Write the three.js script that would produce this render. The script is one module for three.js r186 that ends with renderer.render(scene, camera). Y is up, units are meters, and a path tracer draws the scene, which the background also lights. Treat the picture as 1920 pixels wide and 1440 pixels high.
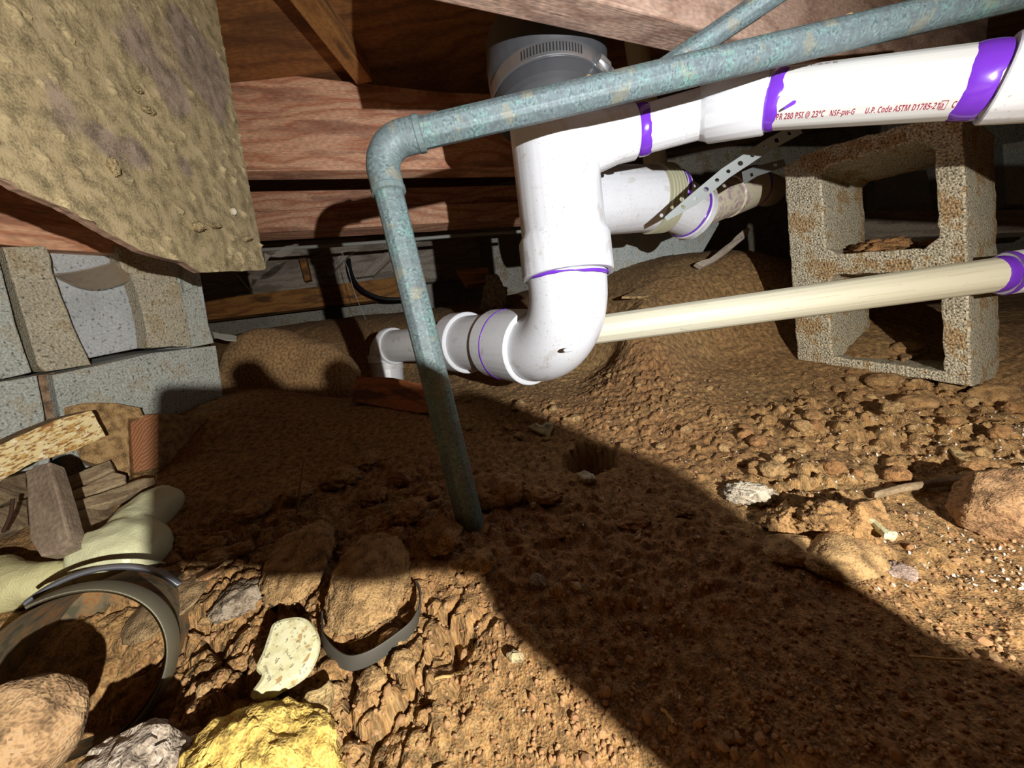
import * as THREE from 'three';
import { mergeGeometries, mergeVertices, toCreasedNormals } from 'three/addons/utils/BufferGeometryUtils.js';
import { ImprovedNoise } from 'three/addons/math/ImprovedNoise.js';
import { MarchingCubes } from 'three/addons/objects/MarchingCubes.js';

// ------------------------------------------------------------------ camera, lamp, exposure
const scene = new THREE.Scene();
scene.background = new THREE.Color(0x000000);
const renderer = new THREE.WebGLRenderer({ antialias: true });
renderer.toneMapping = THREE.LinearToneMapping;
renderer.toneMappingExposure = 1.2;
renderer.shadowMap.enabled = true;

const FOCAL = 720;                      // pixels, in a 1920 x 1440 frame (phone ultra-wide lens)
const PITCH = 13 * Math.PI / 180, ROLL = 9 * Math.PI / 180;
const EYE = new THREE.Vector3(0, 0.27, 0);
// lens axes: x right, y down, z forward; gravity seen from the lens
const G = new THREE.Vector3(Math.sin(ROLL) * Math.cos(PITCH), Math.cos(ROLL) * Math.cos(PITCH), Math.sin(PITCH));
const UPV = G.clone().negate();
const FWD = new THREE.Vector3(0, 0, 1).addScaledVector(G, -G.z).normalize();
const RGT = new THREE.Vector3().crossVectors(FWD, UPV);
const dirW = (x, y, z) => { const c = new THREE.Vector3(x, y, z); return new THREE.Vector3(c.dot(RGT), c.dot(UPV), -c.dot(FWD)); };
const lens = (x, y, z) => dirW(x, y, z).add(EYE);                                    // metres from the lens
const at = (px, py, z) => lens((px - 960) / FOCAL * z, (py - 720) / FOCAL * z, z);   // pixel at a depth
const ray = (px, py) => dirW((px - 960) / FOCAL, (py - 720) / FOCAL, 1);
const V = (x, y, z) => new THREE.Vector3(x, y, z);

const camera = new THREE.PerspectiveCamera(90, 4 / 3, 0.004, 50);
camera.position.copy(EYE);
camera.quaternion.setFromRotationMatrix(new THREE.Matrix4().makeBasis(dirW(1, 0, 0), dirW(0, -1, 0), dirW(0, 0, -1)));
scene.add(camera);

// the photographer's headlamp: a cool hot spot inside a warm flood
const LAMP = lens(0.25, -0.012, -0.30);
const BEAM_AT = at(1120, 330, 0.55), FLOOD_AT = at(980, 900, 0.5);
function headlampBeam(name, color, cd, angle, penumbra, target, radius) {
  const s = new THREE.SpotLight(color, cd, 0, angle, penumbra, 2);
  s.name = name; s.position.copy(LAMP); s.target.position.copy(target);
  s.castShadow = true; s.shadow.radius = radius; s.shadow.mapSize.set(2048, 2048);
  scene.add(s, s.target); return s;
}
headlampBeam('headlamp_hot_spot', new THREE.Color(0.70, 0.82, 1.0), 1.7, 0.55, 1.0, BEAM_AT, 0.22);
headlampBeam('headlamp_flood', new THREE.Color(1.0, 0.93, 0.82), 2.9, 1.35, 0.6, FLOOD_AT, 0.22);

// ------------------------------------------------------------------ helpers
let seed = 7;
const rnd = () => { seed = (seed * 1664525 + 1013904223) >>> 0; return seed / 4294967296; };
const rr = (a, b) => a + (b - a) * rnd();
const PN = new ImprovedNoise();
const n3 = (x, y, z) => PN.noise(x + 31.7, y + 17.3, z + 5.1);
const fbm = (x, y, z, o = 4) => { let s = 0, a = 0.5, f = 1; for (let i = 0; i < o; i++) { s += a * n3(x * f, y * f, z * f + i * 7.3); a *= 0.5; f *= 2.03; } return s; };
const clamp = (x, a = 0, b = 1) => Math.min(b, Math.max(a, x));
const sm = (a, b, x) => { const t = clamp((x - a) / (b - a)); return t * t * (3 - 2 * t); };
const mix = (a, b, t) => a + (b - a) * t;
const mix3 = (a, b, t) => [mix(a[0], b[0], t), mix(a[1], b[1], t), mix(a[2], b[2], t)];
const hash2 = (i, j, k = 0) => { let h = (i * 374761393 + j * 668265263 + k * 2147483647) | 0; h = Math.imul(h ^ (h >>> 13), 1274126177); h ^= h >>> 16; return (h >>> 0) / 4294967296; };
function worley(x, y, k = 0) {          // [F1, F2, id]
  const ix = Math.floor(x), iy = Math.floor(y); let a = 9, b = 9, id = 0;
  for (let i = -1; i <= 1; i++) for (let j = -1; j <= 1; j++) {
    const dx = ix + i + hash2(ix + i, iy + j, k) - x, dy = iy + j + hash2(ix + i, iy + j, k + 9) - y, d = Math.hypot(dx, dy);
    if (d < a) { b = a; a = d; id = hash2(ix + i, iy + j, k + 3); } else if (d < b) b = d;
  }
  return [a, b, id];
}
const taken = {};
function numbered(name) { const n = taken[name] = (taken[name] ?? -1) + 1; return n ? `${name}_${String(n).padStart(3, '0')}` : name; }
function put(o, parent) {
  (parent || scene).add(o);
  o.traverse(c => { if (c.isMesh) { c.castShadow = true; c.receiveShadow = true; } });
  return o;
}
function tag(o, label, category, group, kind) {
  o.userData.label = label; if (category) o.userData.category = category;
  if (group) o.userData.group = group; if (kind) o.userData.kind = kind; return o;
}
function thing(name, label, category, pos, group) {
  const g = new THREE.Group(); g.name = numbered(name); if (pos) g.position.copy(pos); scene.add(g);
  return tag(g, label, category, group);
}
// a mesh given by world-space geometry, re-based at `base` (a part keeps its parent's base)
function meshW(name, geo, mat, parent) {
  const top = !parent; const m = new THREE.Mesh(geo, mat); m.name = top ? numbered(name) : name;
  geo.computeBoundingBox(); const c = geo.boundingBox.getCenter(V(0, 0, 0)); c.y = geo.boundingBox.min.y;
  geo.translate(-c.x, -c.y, -c.z); m.position.copy(c);
  if (parent) { parent.updateWorldMatrix(true, false); m.position.copy(parent.worldToLocal(c.clone())); }
  return put(m, parent);
}
const toWorld = (geo, m4) => geo.applyMatrix4(m4);

// --- textures
function tex(w, h, fn, srgb = true) {
  const d = new Uint8Array(w * h * 4);
  for (let y = 0; y < h; y++) for (let x = 0; x < w; x++) {
    const c = fn(x / w, y / h, x, y), i = (y * w + x) * 4;
    d[i] = clamp(c[0]) * 255; d[i + 1] = clamp(c[1]) * 255; d[i + 2] = clamp(c[2]) * 255; d[i + 3] = 255;
  }
  const t = new THREE.DataTexture(d, w, h); t.wrapS = t.wrapT = THREE.RepeatWrapping; t.magFilter = THREE.LinearFilter; t.minFilter = THREE.LinearMipmapLinearFilter;
  t.generateMipmaps = true; if (srgb) t.colorSpace = THREE.SRGBColorSpace; t.needsUpdate = true; return t;
}
// tileable fbm on the unit square (gradient noise on a wrapping lattice)
const PERM = (() => { const p = new Uint8Array(512); let q = 12345; for (let i = 0; i < 256; i++) p[i] = i; for (let i = 255; i > 0; i--) { q = (q * 1103515245 + 12345) & 0x7fffffff; const j = q % (i + 1), t = p[i]; p[i] = p[j]; p[j] = t; } for (let i = 0; i < 256; i++) p[i + 256] = p[i]; return p; })();
const GX = new Float32Array(256), GY = new Float32Array(256); for (let i = 0; i < 256; i++) { GX[i] = Math.cos(i / 256 * 6.2832) * 1.4; GY[i] = Math.sin(i / 256 * 6.2832) * 1.4; }
function pnoise(x, y, px, py, k) {
  const ix = Math.floor(x), iy = Math.floor(y), fx = x - ix, fy = y - iy, x0 = ix % px, x1 = (ix + 1) % px, y0 = iy % py, y1 = (iy + 1) % py;
  const A = PERM[PERM[(x0 + k) & 255] + (y0 & 255)], B = PERM[PERM[(x1 + k) & 255] + (y0 & 255)], C = PERM[PERM[(x0 + k) & 255] + (y1 & 255)], D = PERM[PERM[(x1 + k) & 255] + (y1 & 255)];
  const u = fx * fx * fx * (fx * (fx * 6 - 15) + 10), v = fy * fy * fy * (fy * (fy * 6 - 15) + 10);
  const a = GX[A] * fx + GY[A] * fy, b = GX[B] * (fx - 1) + GY[B] * fy, c = GX[C] * fx + GY[C] * (fy - 1), d = GX[D] * (fx - 1) + GY[D] * (fy - 1);
  const p = a + u * (b - a), q = c + u * (d - c); return p + v * (q - p);
}
function tfbm(u, v, fx, fy, o = 4, s = 0) {
  let r = 0, a = 0.5, k = Math.round(s * 13) & 127;
  for (let i = 0; i < o; i++) { r += a * pnoise(u * fx, v * fy, fx, fy, k); a *= 0.55; fx *= 2; fy *= 2; k += 29; }
  return r;
}
const hex = h => [(h >> 16 & 255) / 255, (h >> 8 & 255) / 255, (h & 255) / 255];
const rep = (t, u, v) => { t.repeat.set(u, v); return t; };

function woodMaterial(light, dark, stain, o = {}) {
  const L = hex(light), D = hex(dark), S = hex(stain), s0 = o.seed || 0, rings = o.rings || 9;
  const bump = [];
  const map = tex(512, 512, (u, v) => {
    const warp = tfbm(u, v, 2, 2, 3, s0 + 1) * (o.warp ?? 1.1);
    const w = v * rings + warp * 2.2 + 0.35 * Math.sin(u * 6.283 + s0);
    const k = Math.pow(0.5 + 0.5 * Math.sin(w * 6.283), 2.2);
    const fine = tfbm(u, v, 6, 90, 3, s0 + 4), speck = tfbm(u, v, 60, 60, 2, s0 + 6);
    const st = sm(0.02, 0.32, tfbm(u, v, 3, 4, 4, s0 + 9)) * (o.stain ?? 0.7);
    const g = clamp(k * (o.grain ?? 0.6) + fine * 0.9 + 0.1);
    let c = mix3(L, D, g); c = mix3(c, S, st); const m = 1 + speck * 0.28 + fine * 0.2; bump.push(0.5 - g * 0.35 + fine * 0.5 + speck * 0.3);
    return [c[0] * m, c[1] * m, c[2] * m];
  });
  const bm = tex(512, 512, (u, v, x, y) => { const b = bump[y * 512 + x]; return [b, b, b]; }, false);
  rep(map, 1 / (o.size || 0.5), 1 / (o.sizeV || o.size || 0.25)); rep(bm, map.repeat.x, map.repeat.y);
  return new THREE.MeshStandardMaterial({ map, bumpMap: bm, bumpScale: o.bump ?? 0.0012, roughness: o.rough ?? 0.85 });
}
function concreteMaterial(base, soil, o = {}) {
  const B = hex(base), S = hex(soil), bump = [], s0 = o.seed || 0;
  const map = tex(512, 512, (u, v, x, y) => {
    const sp = tfbm(u, v, 70, 70, 2, s0), big = tfbm(u, v, 4, 4, 4, s0 + 2), pit = sm(0.2, 0.42, tfbm(u, v, 40, 40, 2, s0 + 5));
    const k = sm(o.from ?? 0.12, o.to ?? 0.3, big + 0.35 * tfbm(u, v, 22, 22, 2, s0 + 8)) * (o.soil ?? 0.6);
    let c = mix3(B, S, k); const m = 1 + sp * (o.contrast ?? 0.75) - pit * 0.35 + big * 0.15; bump.push(0.5 + sp * 0.7 - pit * 0.4);
    return [c[0] * m, c[1] * m, c[2] * m];
  });
  const bm = tex(512, 512, (u, v, x, y) => { const b = bump[y * 512 + x]; return [b, b, b]; }, false);
  rep(map, 1 / (o.size || 0.2), 1 / (o.size || 0.2)); rep(bm, map.repeat.x, map.repeat.y);
  return new THREE.MeshStandardMaterial({ map, bumpMap: bm, bumpScale: o.bump ?? 0.0015, roughness: 0.95 });
}
const plain = (c, rough = 0.6, o = {}) => new THREE.MeshStandardMaterial({ color: c, roughness: rough, ...o });

// --- flat pieces: an outline in pixels laid on a plane through three points, given thickness
function plane3(a, b, c) {
  const A = at(...a), B = at(...b), C = at(...c), n = V().crossVectors(B.clone().sub(A), C.clone().sub(A)).normalize();
  if (n.dot(EYE.clone().sub(A)) < 0) n.negate();
  const p = (px, py) => { const r = ray(px, py); return EYE.clone().addScaledVector(r, n.dot(A.clone().sub(EYE)) / n.dot(r)); };
  p.n = n; p.back = d => { const q = plane3(a, b, c, 0); return shifted(q, n, A, d); };
  p.A = A; return p;
}
function shifted(q, n, A, d) {
  const A2 = A.clone().addScaledVector(n, -d);
  const p = (px, py) => { const r = ray(px, py); return EYE.clone().addScaledVector(r, n.dot(A2.clone().sub(EYE)) / n.dot(r)); };
  p.n = n; p.A = A2; p.back = e => shifted(q, n, A2, e); return p;
}
function slabGeo(poly, pl, thick, o = {}) {
  const pts = poly.map(p => pl(p[0], p[1])), g0 = o.grain ? pl(...o.grain[0]) : pts[0], g1 = o.grain ? pl(...o.grain[1]) : pts[1];
  const n = pl.n, u = g1.clone().sub(g0).normalize(), v = V().crossVectors(n, u).normalize(), O = pts[0].clone();
  const bev = o.bevel ?? Math.min(0.002, thick * 0.2);
  const sh = new THREE.Shape(pts.map(p => new THREE.Vector2(p.clone().sub(O).dot(u), p.clone().sub(O).dot(v))));
  for (const h of o.holes || []) sh.holes.push(new THREE.Path(h.map(q => { const p = pl(q[0], q[1]).sub(O); return new THREE.Vector2(p.dot(u), p.dot(v)); })));
  const geo = new THREE.ExtrudeGeometry(sh, { depth: Math.max(1e-4, thick - 2 * bev), bevelEnabled: bev > 0, bevelSize: bev, bevelOffset: -bev, bevelThickness: bev, bevelSegments: 2, steps: 1, curveSegments: 8 });
  geo.translate(0, 0, -thick + bev);
  const uv = geo.attributes.uv, du = o.du ?? rnd() * 3, dv = o.dv ?? rnd() * 3;
  for (let i = 0; i < uv.count; i++) uv.setXY(i, uv.getX(i) + du, uv.getY(i) + dv);
  return geo.applyMatrix4(new THREE.Matrix4().makeBasis(u, v, n).setPosition(O));
}
const slab = (name, poly, pl, thick, mat, o = {}, parent) => meshW(name, slabGeo(poly, pl, thick, o), mat, parent);
// ragged outline: subdivide every edge and shake it
function ragged(poly, step, amp, s = 0) {
  const out = [];
  poly.forEach((p, i) => {
    const q = poly[(i + 1) % poly.length], L = Math.hypot(q[0] - p[0], q[1] - p[1]), n = Math.max(1, Math.round(L / step)), nx = -(q[1] - p[1]) / L, ny = (q[0] - p[0]) / L;
    for (let k = 0; k < n; k++) { const t = k / n, e = k ? amp * 2.2 * fbm(i * 3.1 + t * L / step * 0.7, s, 2.2, 3) : 0; out.push([mix(p[0], q[0], t) + nx * e, mix(p[1], q[1], t) + ny * e]); }
  });
  return out;
}
// --- round pieces along an axis: profile [distance from A in metres, radius]
function latheGeo(A, B, profile, seg = 56, o = {}) {
  const d = B.clone().sub(A), y = d.clone().normalize(), ref = o.ref || dirW(0, 0, -1);
  const x = V().crossVectors(y, ref).normalize(), z = V().crossVectors(x, y);
  const pos = [], uv = [], idx = [], k = profile.length; let run = 0;
  const R0 = o.uvRadius || 1;
  for (let i = 0; i < k; i++) {
    if (i) run += Math.hypot(profile[i][0] - profile[i - 1][0], profile[i][1] - profile[i - 1][1]);
    for (let j = 0; j <= seg; j++) {
      const a = j / seg * Math.PI * 2, r = profile[i][1];
      // angle 0 points at `ref`, rising angle turns towards -x
      const p = A.clone().addScaledVector(y, profile[i][0]).addScaledVector(z, Math.cos(a) * r).addScaledVector(x, Math.sin(a) * r);
      pos.push(p.x, p.y, p.z); uv.push(o.uvMetres ? run : run / (o.len || 1), o.uvMetres ? a * R0 : j / seg);
    }
  }
  const flip = profile[k - 1][0] < profile[0][0];
  for (let i = 0; i + 1 < k; i++) for (let j = 0; j < seg; j++) {
    const a = i * (seg + 1) + j, b = a + 1, c = a + seg + 1, e = c + 1;
    if (flip) idx.push(a, b, c, b, e, c); else idx.push(a, c, b, b, c, e);
  }
  const g = new THREE.BufferGeometry(); g.setAttribute('position', new THREE.Float32BufferAttribute(pos, 3)); g.setAttribute('uv', new THREE.Float32BufferAttribute(uv, 2)); g.setIndex(idx);
  const g2 = toCreasedNormals(g, 0.6); return g2;
}
function tubeGeo(pts, radius, seg = 64, rad = 24, o = {}) {
  const curve = o.curve || new THREE.CatmullRomCurve3(pts, false, 'centripetal');
  const g = new THREE.TubeGeometry(curve, seg, radius, rad, false);
  const L = curve.getLength(), uv = g.attributes.uv;
  for (let i = 0; i < uv.count; i++) uv.setXY(i, uv.getX(i) * L + (o.du || 0), uv.getY(i) * Math.PI * 2 * radius);
  return g;
}
// a straight-bend-straight path
function bendCurve(a, c, b, ra) {
  const p = new THREE.CurvePath(), u = a.clone().sub(c), v = b.clone().sub(c), s = c.clone().addScaledVector(u.clone().normalize(), ra), e = c.clone().addScaledVector(v.clone().normalize(), ra);
  const pts = []; const half = u.angleTo(v) / 2, R = ra * Math.tan(half), bis = u.clone().normalize().add(v.clone().normalize()).normalize(), O = c.clone().addScaledVector(bis, ra / Math.cos(half));
  const s0 = s.clone().sub(O), e0 = e.clone().sub(O), ang = s0.angleTo(e0);
  pts.push(a.clone()); const lead = Math.max(1, Math.round(a.distanceTo(s) / (R * 0.2)));
  for (let i = 1; i < lead; i++) pts.push(a.clone().lerp(s, i / lead));
  for (let i = 0; i <= 16; i++) { const t = i / 16, k0 = Math.sin((1 - t) * ang) / Math.sin(ang), k1 = Math.sin(t * ang) / Math.sin(ang); pts.push(O.clone().addScaledVector(s0, k0).addScaledVector(e0, k1)); }
  const tail = Math.max(1, Math.round(b.distanceTo(e) / (R * 0.2)));
  for (let i = 1; i <= tail; i++) pts.push(e.clone().lerp(b, i / tail));
  return pts;
}
// --- lumps: a many-sided stone body roughened by noise
function lumpGeo(c, r, o = {}) {
  const s = o.seed ?? rnd() * 99, det = o.detail ?? 12, g = mergeVertices(new THREE.IcosahedronGeometry(1, det).deleteAttribute('uv').deleteAttribute('normal'), 1e-5);
  const planes = []; let ls = seed; seed = Math.floor(s * 1e5) >>> 0; for (let i = 0; i < (o.planes ?? 11); i++) planes.push([V(rr(-1, 1), rr(-1, 1), rr(-1, 1)).normalize(), rr(0.62, 0.95)]); seed = ls;
  const p = g.attributes.position, d = V(), q = o.turn ? new THREE.Quaternion().setFromEuler(new THREE.Euler(...o.turn)) : new THREE.Quaternion();
  for (let i = 0; i < p.count; i++) {
    d.fromBufferAttribute(p, i).normalize(); let m = 1;
    for (const [n, h] of planes) { const k = n.dot(d); if (k > 0.02) m = Math.min(m, h / k); }
    m = mix(1, m, o.facet ?? 0.85);
    m *= 1 + (o.rough ?? 0.1) * (fbm(d.x * 2.2 + s, d.y * 2.2, d.z * 2.2, 4) * 1.3 + (o.fine ?? 0.35) * n3(d.x * 14 + s, d.y * 14, d.z * 14));
    d.multiplyScalar(m); d.set(d.x * r[0], d.y * r[1], d.z * r[2]).applyQuaternion(q).add(c); p.setXYZ(i, d.x, d.y, d.z);
  }
  g.computeVertexNormals(); return boxUv(g);
}
// texture laid on by the side each face points to, in metres
function boxUv(g) {
  const q = g.toNonIndexed(), p = q.attributes.position, uv = new Float32Array(p.count * 2), a = V(), b = V(), c = V(), n = V();
  for (let i = 0; i < p.count; i += 3) {
    a.fromBufferAttribute(p, i); b.fromBufferAttribute(p, i + 1); c.fromBufferAttribute(p, i + 2); n.crossVectors(b.sub(a), c.sub(a));
    const x = Math.abs(n.x), y = Math.abs(n.y), z = Math.abs(n.z);
    for (let k = i; k < i + 3; k++) { const X = p.getX(k), Y = p.getY(k), Z = p.getZ(k); const [u, v] = y >= x && y >= z ? [X, Z] : x >= z ? [Z, Y] : [X, Y]; uv[2 * k] = u; uv[2 * k + 1] = v; }
  }
  q.setAttribute('uv', new THREE.BufferAttribute(uv, 2)); return q;
}
// --- soft bodies from smoothly joined balls and tapered capsules
function sdfGeo(parts, cell, k = 0.01, rough) {
  const box = new THREE.Box3(); for (const [a, ra, b, rb] of parts) { const m = Math.max(ra, rb ?? ra) + 3 * cell + k; box.expandByPoint(a.clone().addScalar(m)).expandByPoint(a.clone().addScalar(-m)); if (b) box.expandByPoint(b.clone().addScalar(m)).expandByPoint(b.clone().addScalar(-m)); }
  const size = box.getSize(V()), S = Math.max(size.x, size.y, size.z), N = Math.min(150, Math.ceil(S / cell) + 4);
  const mc = new MarchingCubes(N, new THREE.MeshBasicMaterial(), false, false, 900000); mc.isolation = 0; const c = box.getCenter(V());
  const p = V(), ab = V(), ap = V(), half = S / 2;
  for (let z = 0; z < N; z++) for (let y = 0; y < N; y++) for (let x = 0; x < N; x++) {
    p.set((x - N / 2) / (N / 2), (y - N / 2) / (N / 2), (z - N / 2) / (N / 2)).multiplyScalar(half).add(c); let d = 1e9;
    for (const [a, ra, b, rb] of parts) {
      let e; if (b) { ab.subVectors(b, a); ap.subVectors(p, a); const t = clamp(ap.dot(ab) / ab.lengthSq()); e = ap.addScaledVector(ab, -t).length() - mix(ra, rb ?? ra, t); } else e = p.distanceTo(a) - ra;
      const h = clamp(0.5 + 0.5 * (d - e) / k); d = d > 1e8 ? e : mix(d, e, h) - k * h * (1 - h);
    }
    if (rough) d += rough(p);
    mc.field[x + y * N + z * N * N] = -d;
  }
  mc.update();
  const n = mc.count ?? mc.geometry.drawRange.count, g = new THREE.BufferGeometry();
  g.setAttribute('position', new THREE.BufferAttribute(mc.positionArray.slice(0, n * 3), 3));
  const q = g.attributes.position; for (let i = 0; i < q.count; i++) q.setXYZ(i, q.getX(i) * half + c.x, q.getY(i) * half + c.y, q.getZ(i) * half + c.z);
  const w = mergeVertices(g, Math.min(1e-4, cell * 0.02)); w.computeVertexNormals();
  return boxUv(w);
}
// ------------------------------------------------------------------ the soil: height field through measured points
const SPOTS = [ // pixel, pixel, metres below the lens
  [960, 1440, .285], [700, 1440, .27], [1200, 1440, .288], [1400, 1440, .282], [1920, 1440, .27], [400, 1440, .25], [0, 1440, .235], [960, 1200, .262], [1400, 1250, .268], [1800, 1300, .272],
  [880, 990, .245], [1100, 1000, .262], [960, 860, .25], [1110, 860, .255], [1000, 770, .225], [1250, 760, .235], [1300, 660, .19], [1150, 680, .2], [1300, 900, .265], [1500, 850, .26], [1700, 900, .272], [1900, 1000, .275],
  [1600, 690, .232], [1640, 640, .2], [1800, 720, .275], [1880, 760, .275], [1500, 620, .185], [640, 1150, .245], [640, 1000, .236], [480, 1100, .225], [350, 1250, .235], [200, 1150, .225], [600, 860, .205], [480, 830, .175], [350, 900, .18], [420, 760, .12],
  [300, 1000, .2], [100, 1050, .2], [100, 930, .17], [200, 890, .178], [280, 890, .186], [60, 800, .12], [560, 760, .155], [700, 780, .188], [800, 780, .2], [860, 720, .205], [760, 720, .20], [700, 715, .19], [820, 740, .205]];
const spotW = SPOTS.map(([px, py, h]) => { const r = ray(px, py); return EYE.clone().addScaledVector(r, h / -r.y); });
const farW = [ // the heap behind the drain and the ground beyond, by depth
  [1400, 480, 1.05], [1450, 480, 1.1], [1480, 560, .92], [1340, 520, 1.0], [1220, 565, .93], [1180, 590, .9], [1480, 500, 1.15], [1000, 620, 1.1], [900, 600, 1.35], [700, 640, 1.3], [540, 640, 1.2]].map(a => at(...a));
for (const [x, y, z] of [[-1.6, .2, -1], [-1.6, .1, .6], [0, 0, 2.5], [-1.6, 0, 2.5], [1.8, 0, 2.5], [1.8, .03, -.5], [1.7, .12, -1.6], [0, .24, -2.2], [-1, .25, -2.1], [1, .22, -2.2], [0, .0, .6], [.9, .0, .3], [-.8, .05, .3], [.9, .02, -.6], [1.1, .1, -1.1], [.6, .29, -1.15]]) farW.push(V(x, y, z));
const RB = [...spotW, ...farW];
const RBF = (() => {
  const n = RB.length, A = [], k = (a, b) => { const r2 = (a.x - b.x) ** 2 + (a.z - b.z) ** 2; return r2 < 1e-10 ? 0 : r2 * Math.log(r2) * 0.5; };
  for (let i = 0; i < n + 3; i++) { A.push(new Float64Array(n + 4)); }
  for (let i = 0; i < n; i++) { for (let j = 0; j < n; j++) A[i][j] = k(RB[i], RB[j]) + (i === j ? 0.002 : 0); A[i][n] = A[n][i] = 1; A[i][n + 1] = A[n + 1][i] = RB[i].x; A[i][n + 2] = A[n + 2][i] = RB[i].z; A[i][n + 3] = RB[i].y; }
  const N = n + 3;
  for (let c = 0; c < N; c++) { let p = c; for (let r = c; r < N; r++) if (Math.abs(A[r][c]) > Math.abs(A[p][c])) p = r; [A[c], A[p]] = [A[p], A[c]]; for (let r = 0; r < N; r++) if (r !== c) { const f = A[r][c] / A[c][c]; if (f) for (let j = c; j <= N; j++) A[r][j] -= f * A[c][j]; } }
  const w = A.map((r, i) => r[N] / r[i]);
  return (x, z) => { let s = w[n] + w[n + 1] * x + w[n + 2] * z; for (let i = 0; i < n; i++) { const r2 = (x - RB[i].x) ** 2 + (z - RB[i].z) ** 2; if (r2 > 1e-10) s += w[i] * r2 * Math.log(r2) * 0.5; } return s; };
})();
function marchTo(f, px, py, far = 3) {
  const r = ray(px, py); let t = 0.12, p = V(), last = 0.12;
  for (; t < far; t += 0.004) { p.copy(EYE).addScaledVector(r, t); if (p.y < f(p.x, p.z)) break; last = t; }
  let a = last, b = t; for (let i = 0; i < 12; i++) { const m = (a + b) / 2; p.copy(EYE).addScaledVector(r, m); if (p.y < f(p.x, p.z)) b = m; else a = m; }
  return p;
}
const smooth0 = (px, py) => marchTo(RBF, px, py);
const zone = list => { const q = list.map(([px, py, r]) => [smooth0(px, py), r]); return (x, z) => { let s = 0; for (const [p, r] of q) s += Math.exp(-((x - p.x) ** 2 + (z - p.z) ** 2) / (r * r)); return clamp(s); }; };
const zCracked = zone([[430, 1120, .06], [700, 1290, .05], [350, 1060, .06], [560, 1020, .06], [600, 1330, .04], [420, 1250, .06], [330, 1330, .05], [820, 1180, .03]]);
const zClumps = zone([[1620, 800, .08], [1800, 830, .1], [1500, 790, .07], [1850, 760, .08], [1740, 720, .07], [1560, 1000, .05], [1500, 900, .05]]);
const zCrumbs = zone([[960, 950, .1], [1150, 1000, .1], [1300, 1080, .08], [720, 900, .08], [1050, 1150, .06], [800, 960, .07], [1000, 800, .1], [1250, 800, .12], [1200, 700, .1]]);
const zSmooth = zone([[1100, 1380, .05], [1000, 1400, .06], [1650, 1280, .06], [1350, 1180, .04], [1500, 650, .08], [1350, 620, .06]]);
const CAN = at(120, 1275, .262);
const HOLE = smooth0(1105, 862), HOLE_DIR = V(1, 0, -0.15).normalize();
function detail(x, z, fine = true) {
  const crack = zCracked(x, z), cl = zClumps(x, z), cr = zCrumbs(x, z), so = zSmooth(x, z);
  let h = 0.012 * fbm(x * 7, z * 7, 1.1, 3) + 0.005 * fbm(x * 24, z * 24, 4.1, 3);
  // dried plates with open cracks
  if (crack > 0.03) {
    const wx = x + 0.02 * fbm(x * 14, z * 14, 2, 3), wz = z + 0.02 * fbm(x * 14, z * 14, 9, 3);
    const [a, b, id] = worley(wx * 30 + wz * 12, wz * 21 - wx * 8, 1), e = b - a;
    const [a2, b2, id2] = worley(wx * 75, wz * 62, 5), e2 = b2 - a2;
    h += crack * ((id - 0.5) * 0.014 - 0.015 * (1 - sm(0.0, 0.2, e)) + (id2 - 0.5) * 0.007 - 0.006 * (1 - sm(0, 0.2, e2)));
  }
  if (cl > 0.03) {
    for (const [f, a, k] of [[34, 0.010, 2], [70, 0.007, 6]]) { const [d, , id] = worley(x * f + 0.5 * fbm(x * 30, z * 30, 3, 2), z * f, k); h += cl * a * (id > 0.25 ? Math.sqrt(Math.max(0, 1 - (d / (0.32 + 0.35 * id)) ** 2)) * (0.4 + id) : 0); }
  }
  const crumb = 0.22 + 0.6 * cr - 0.2 * so;
  for (const [f, a, k] of [[60, 0.0085, 11], [125, 0.0048, 14], [230, 0.0026, 17]]) { const [d, , id] = worley(x * f + fbm(x * 60, z * 60, 6, 2), z * f, k); h += crumb * a * (id > 0.35 ? Math.sqrt(Math.max(0, 1 - (d / (0.3 + 0.32 * id)) ** 2)) * id : 0); }
  h += 0.0028 * (1 - 0.5 * so) * fbm(x * 95, z * 95, 8.8, 3);
  // the burrow
  const dx = x - HOLE.x, dz = z - HOLE.z, e = Math.hypot(dx / 0.04, dz / 0.042); h -= 0.15 * (1 - sm(0.62, 1.05, e + 0.15 * fbm(x * 30, z * 30, 2, 2)));
  { const cx = (x - CAN.x) / .055, cz = (z - CAN.z) / .055; h -= 0.065 * Math.exp(-(cx * cx + cz * cz) * 1.1); }
  return h;
}
const soil = (x, z) => RBF(x, z) + detail(x, z);
const onSoil = (px, py) => marchTo(soil, px, py);
const zAt = (px, py) => { const p = onSoil(px, py).sub(EYE), r = ray(px, py); return p.dot(r) / r.lengthSq(); };   // depth of the soil at a pixel

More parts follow.
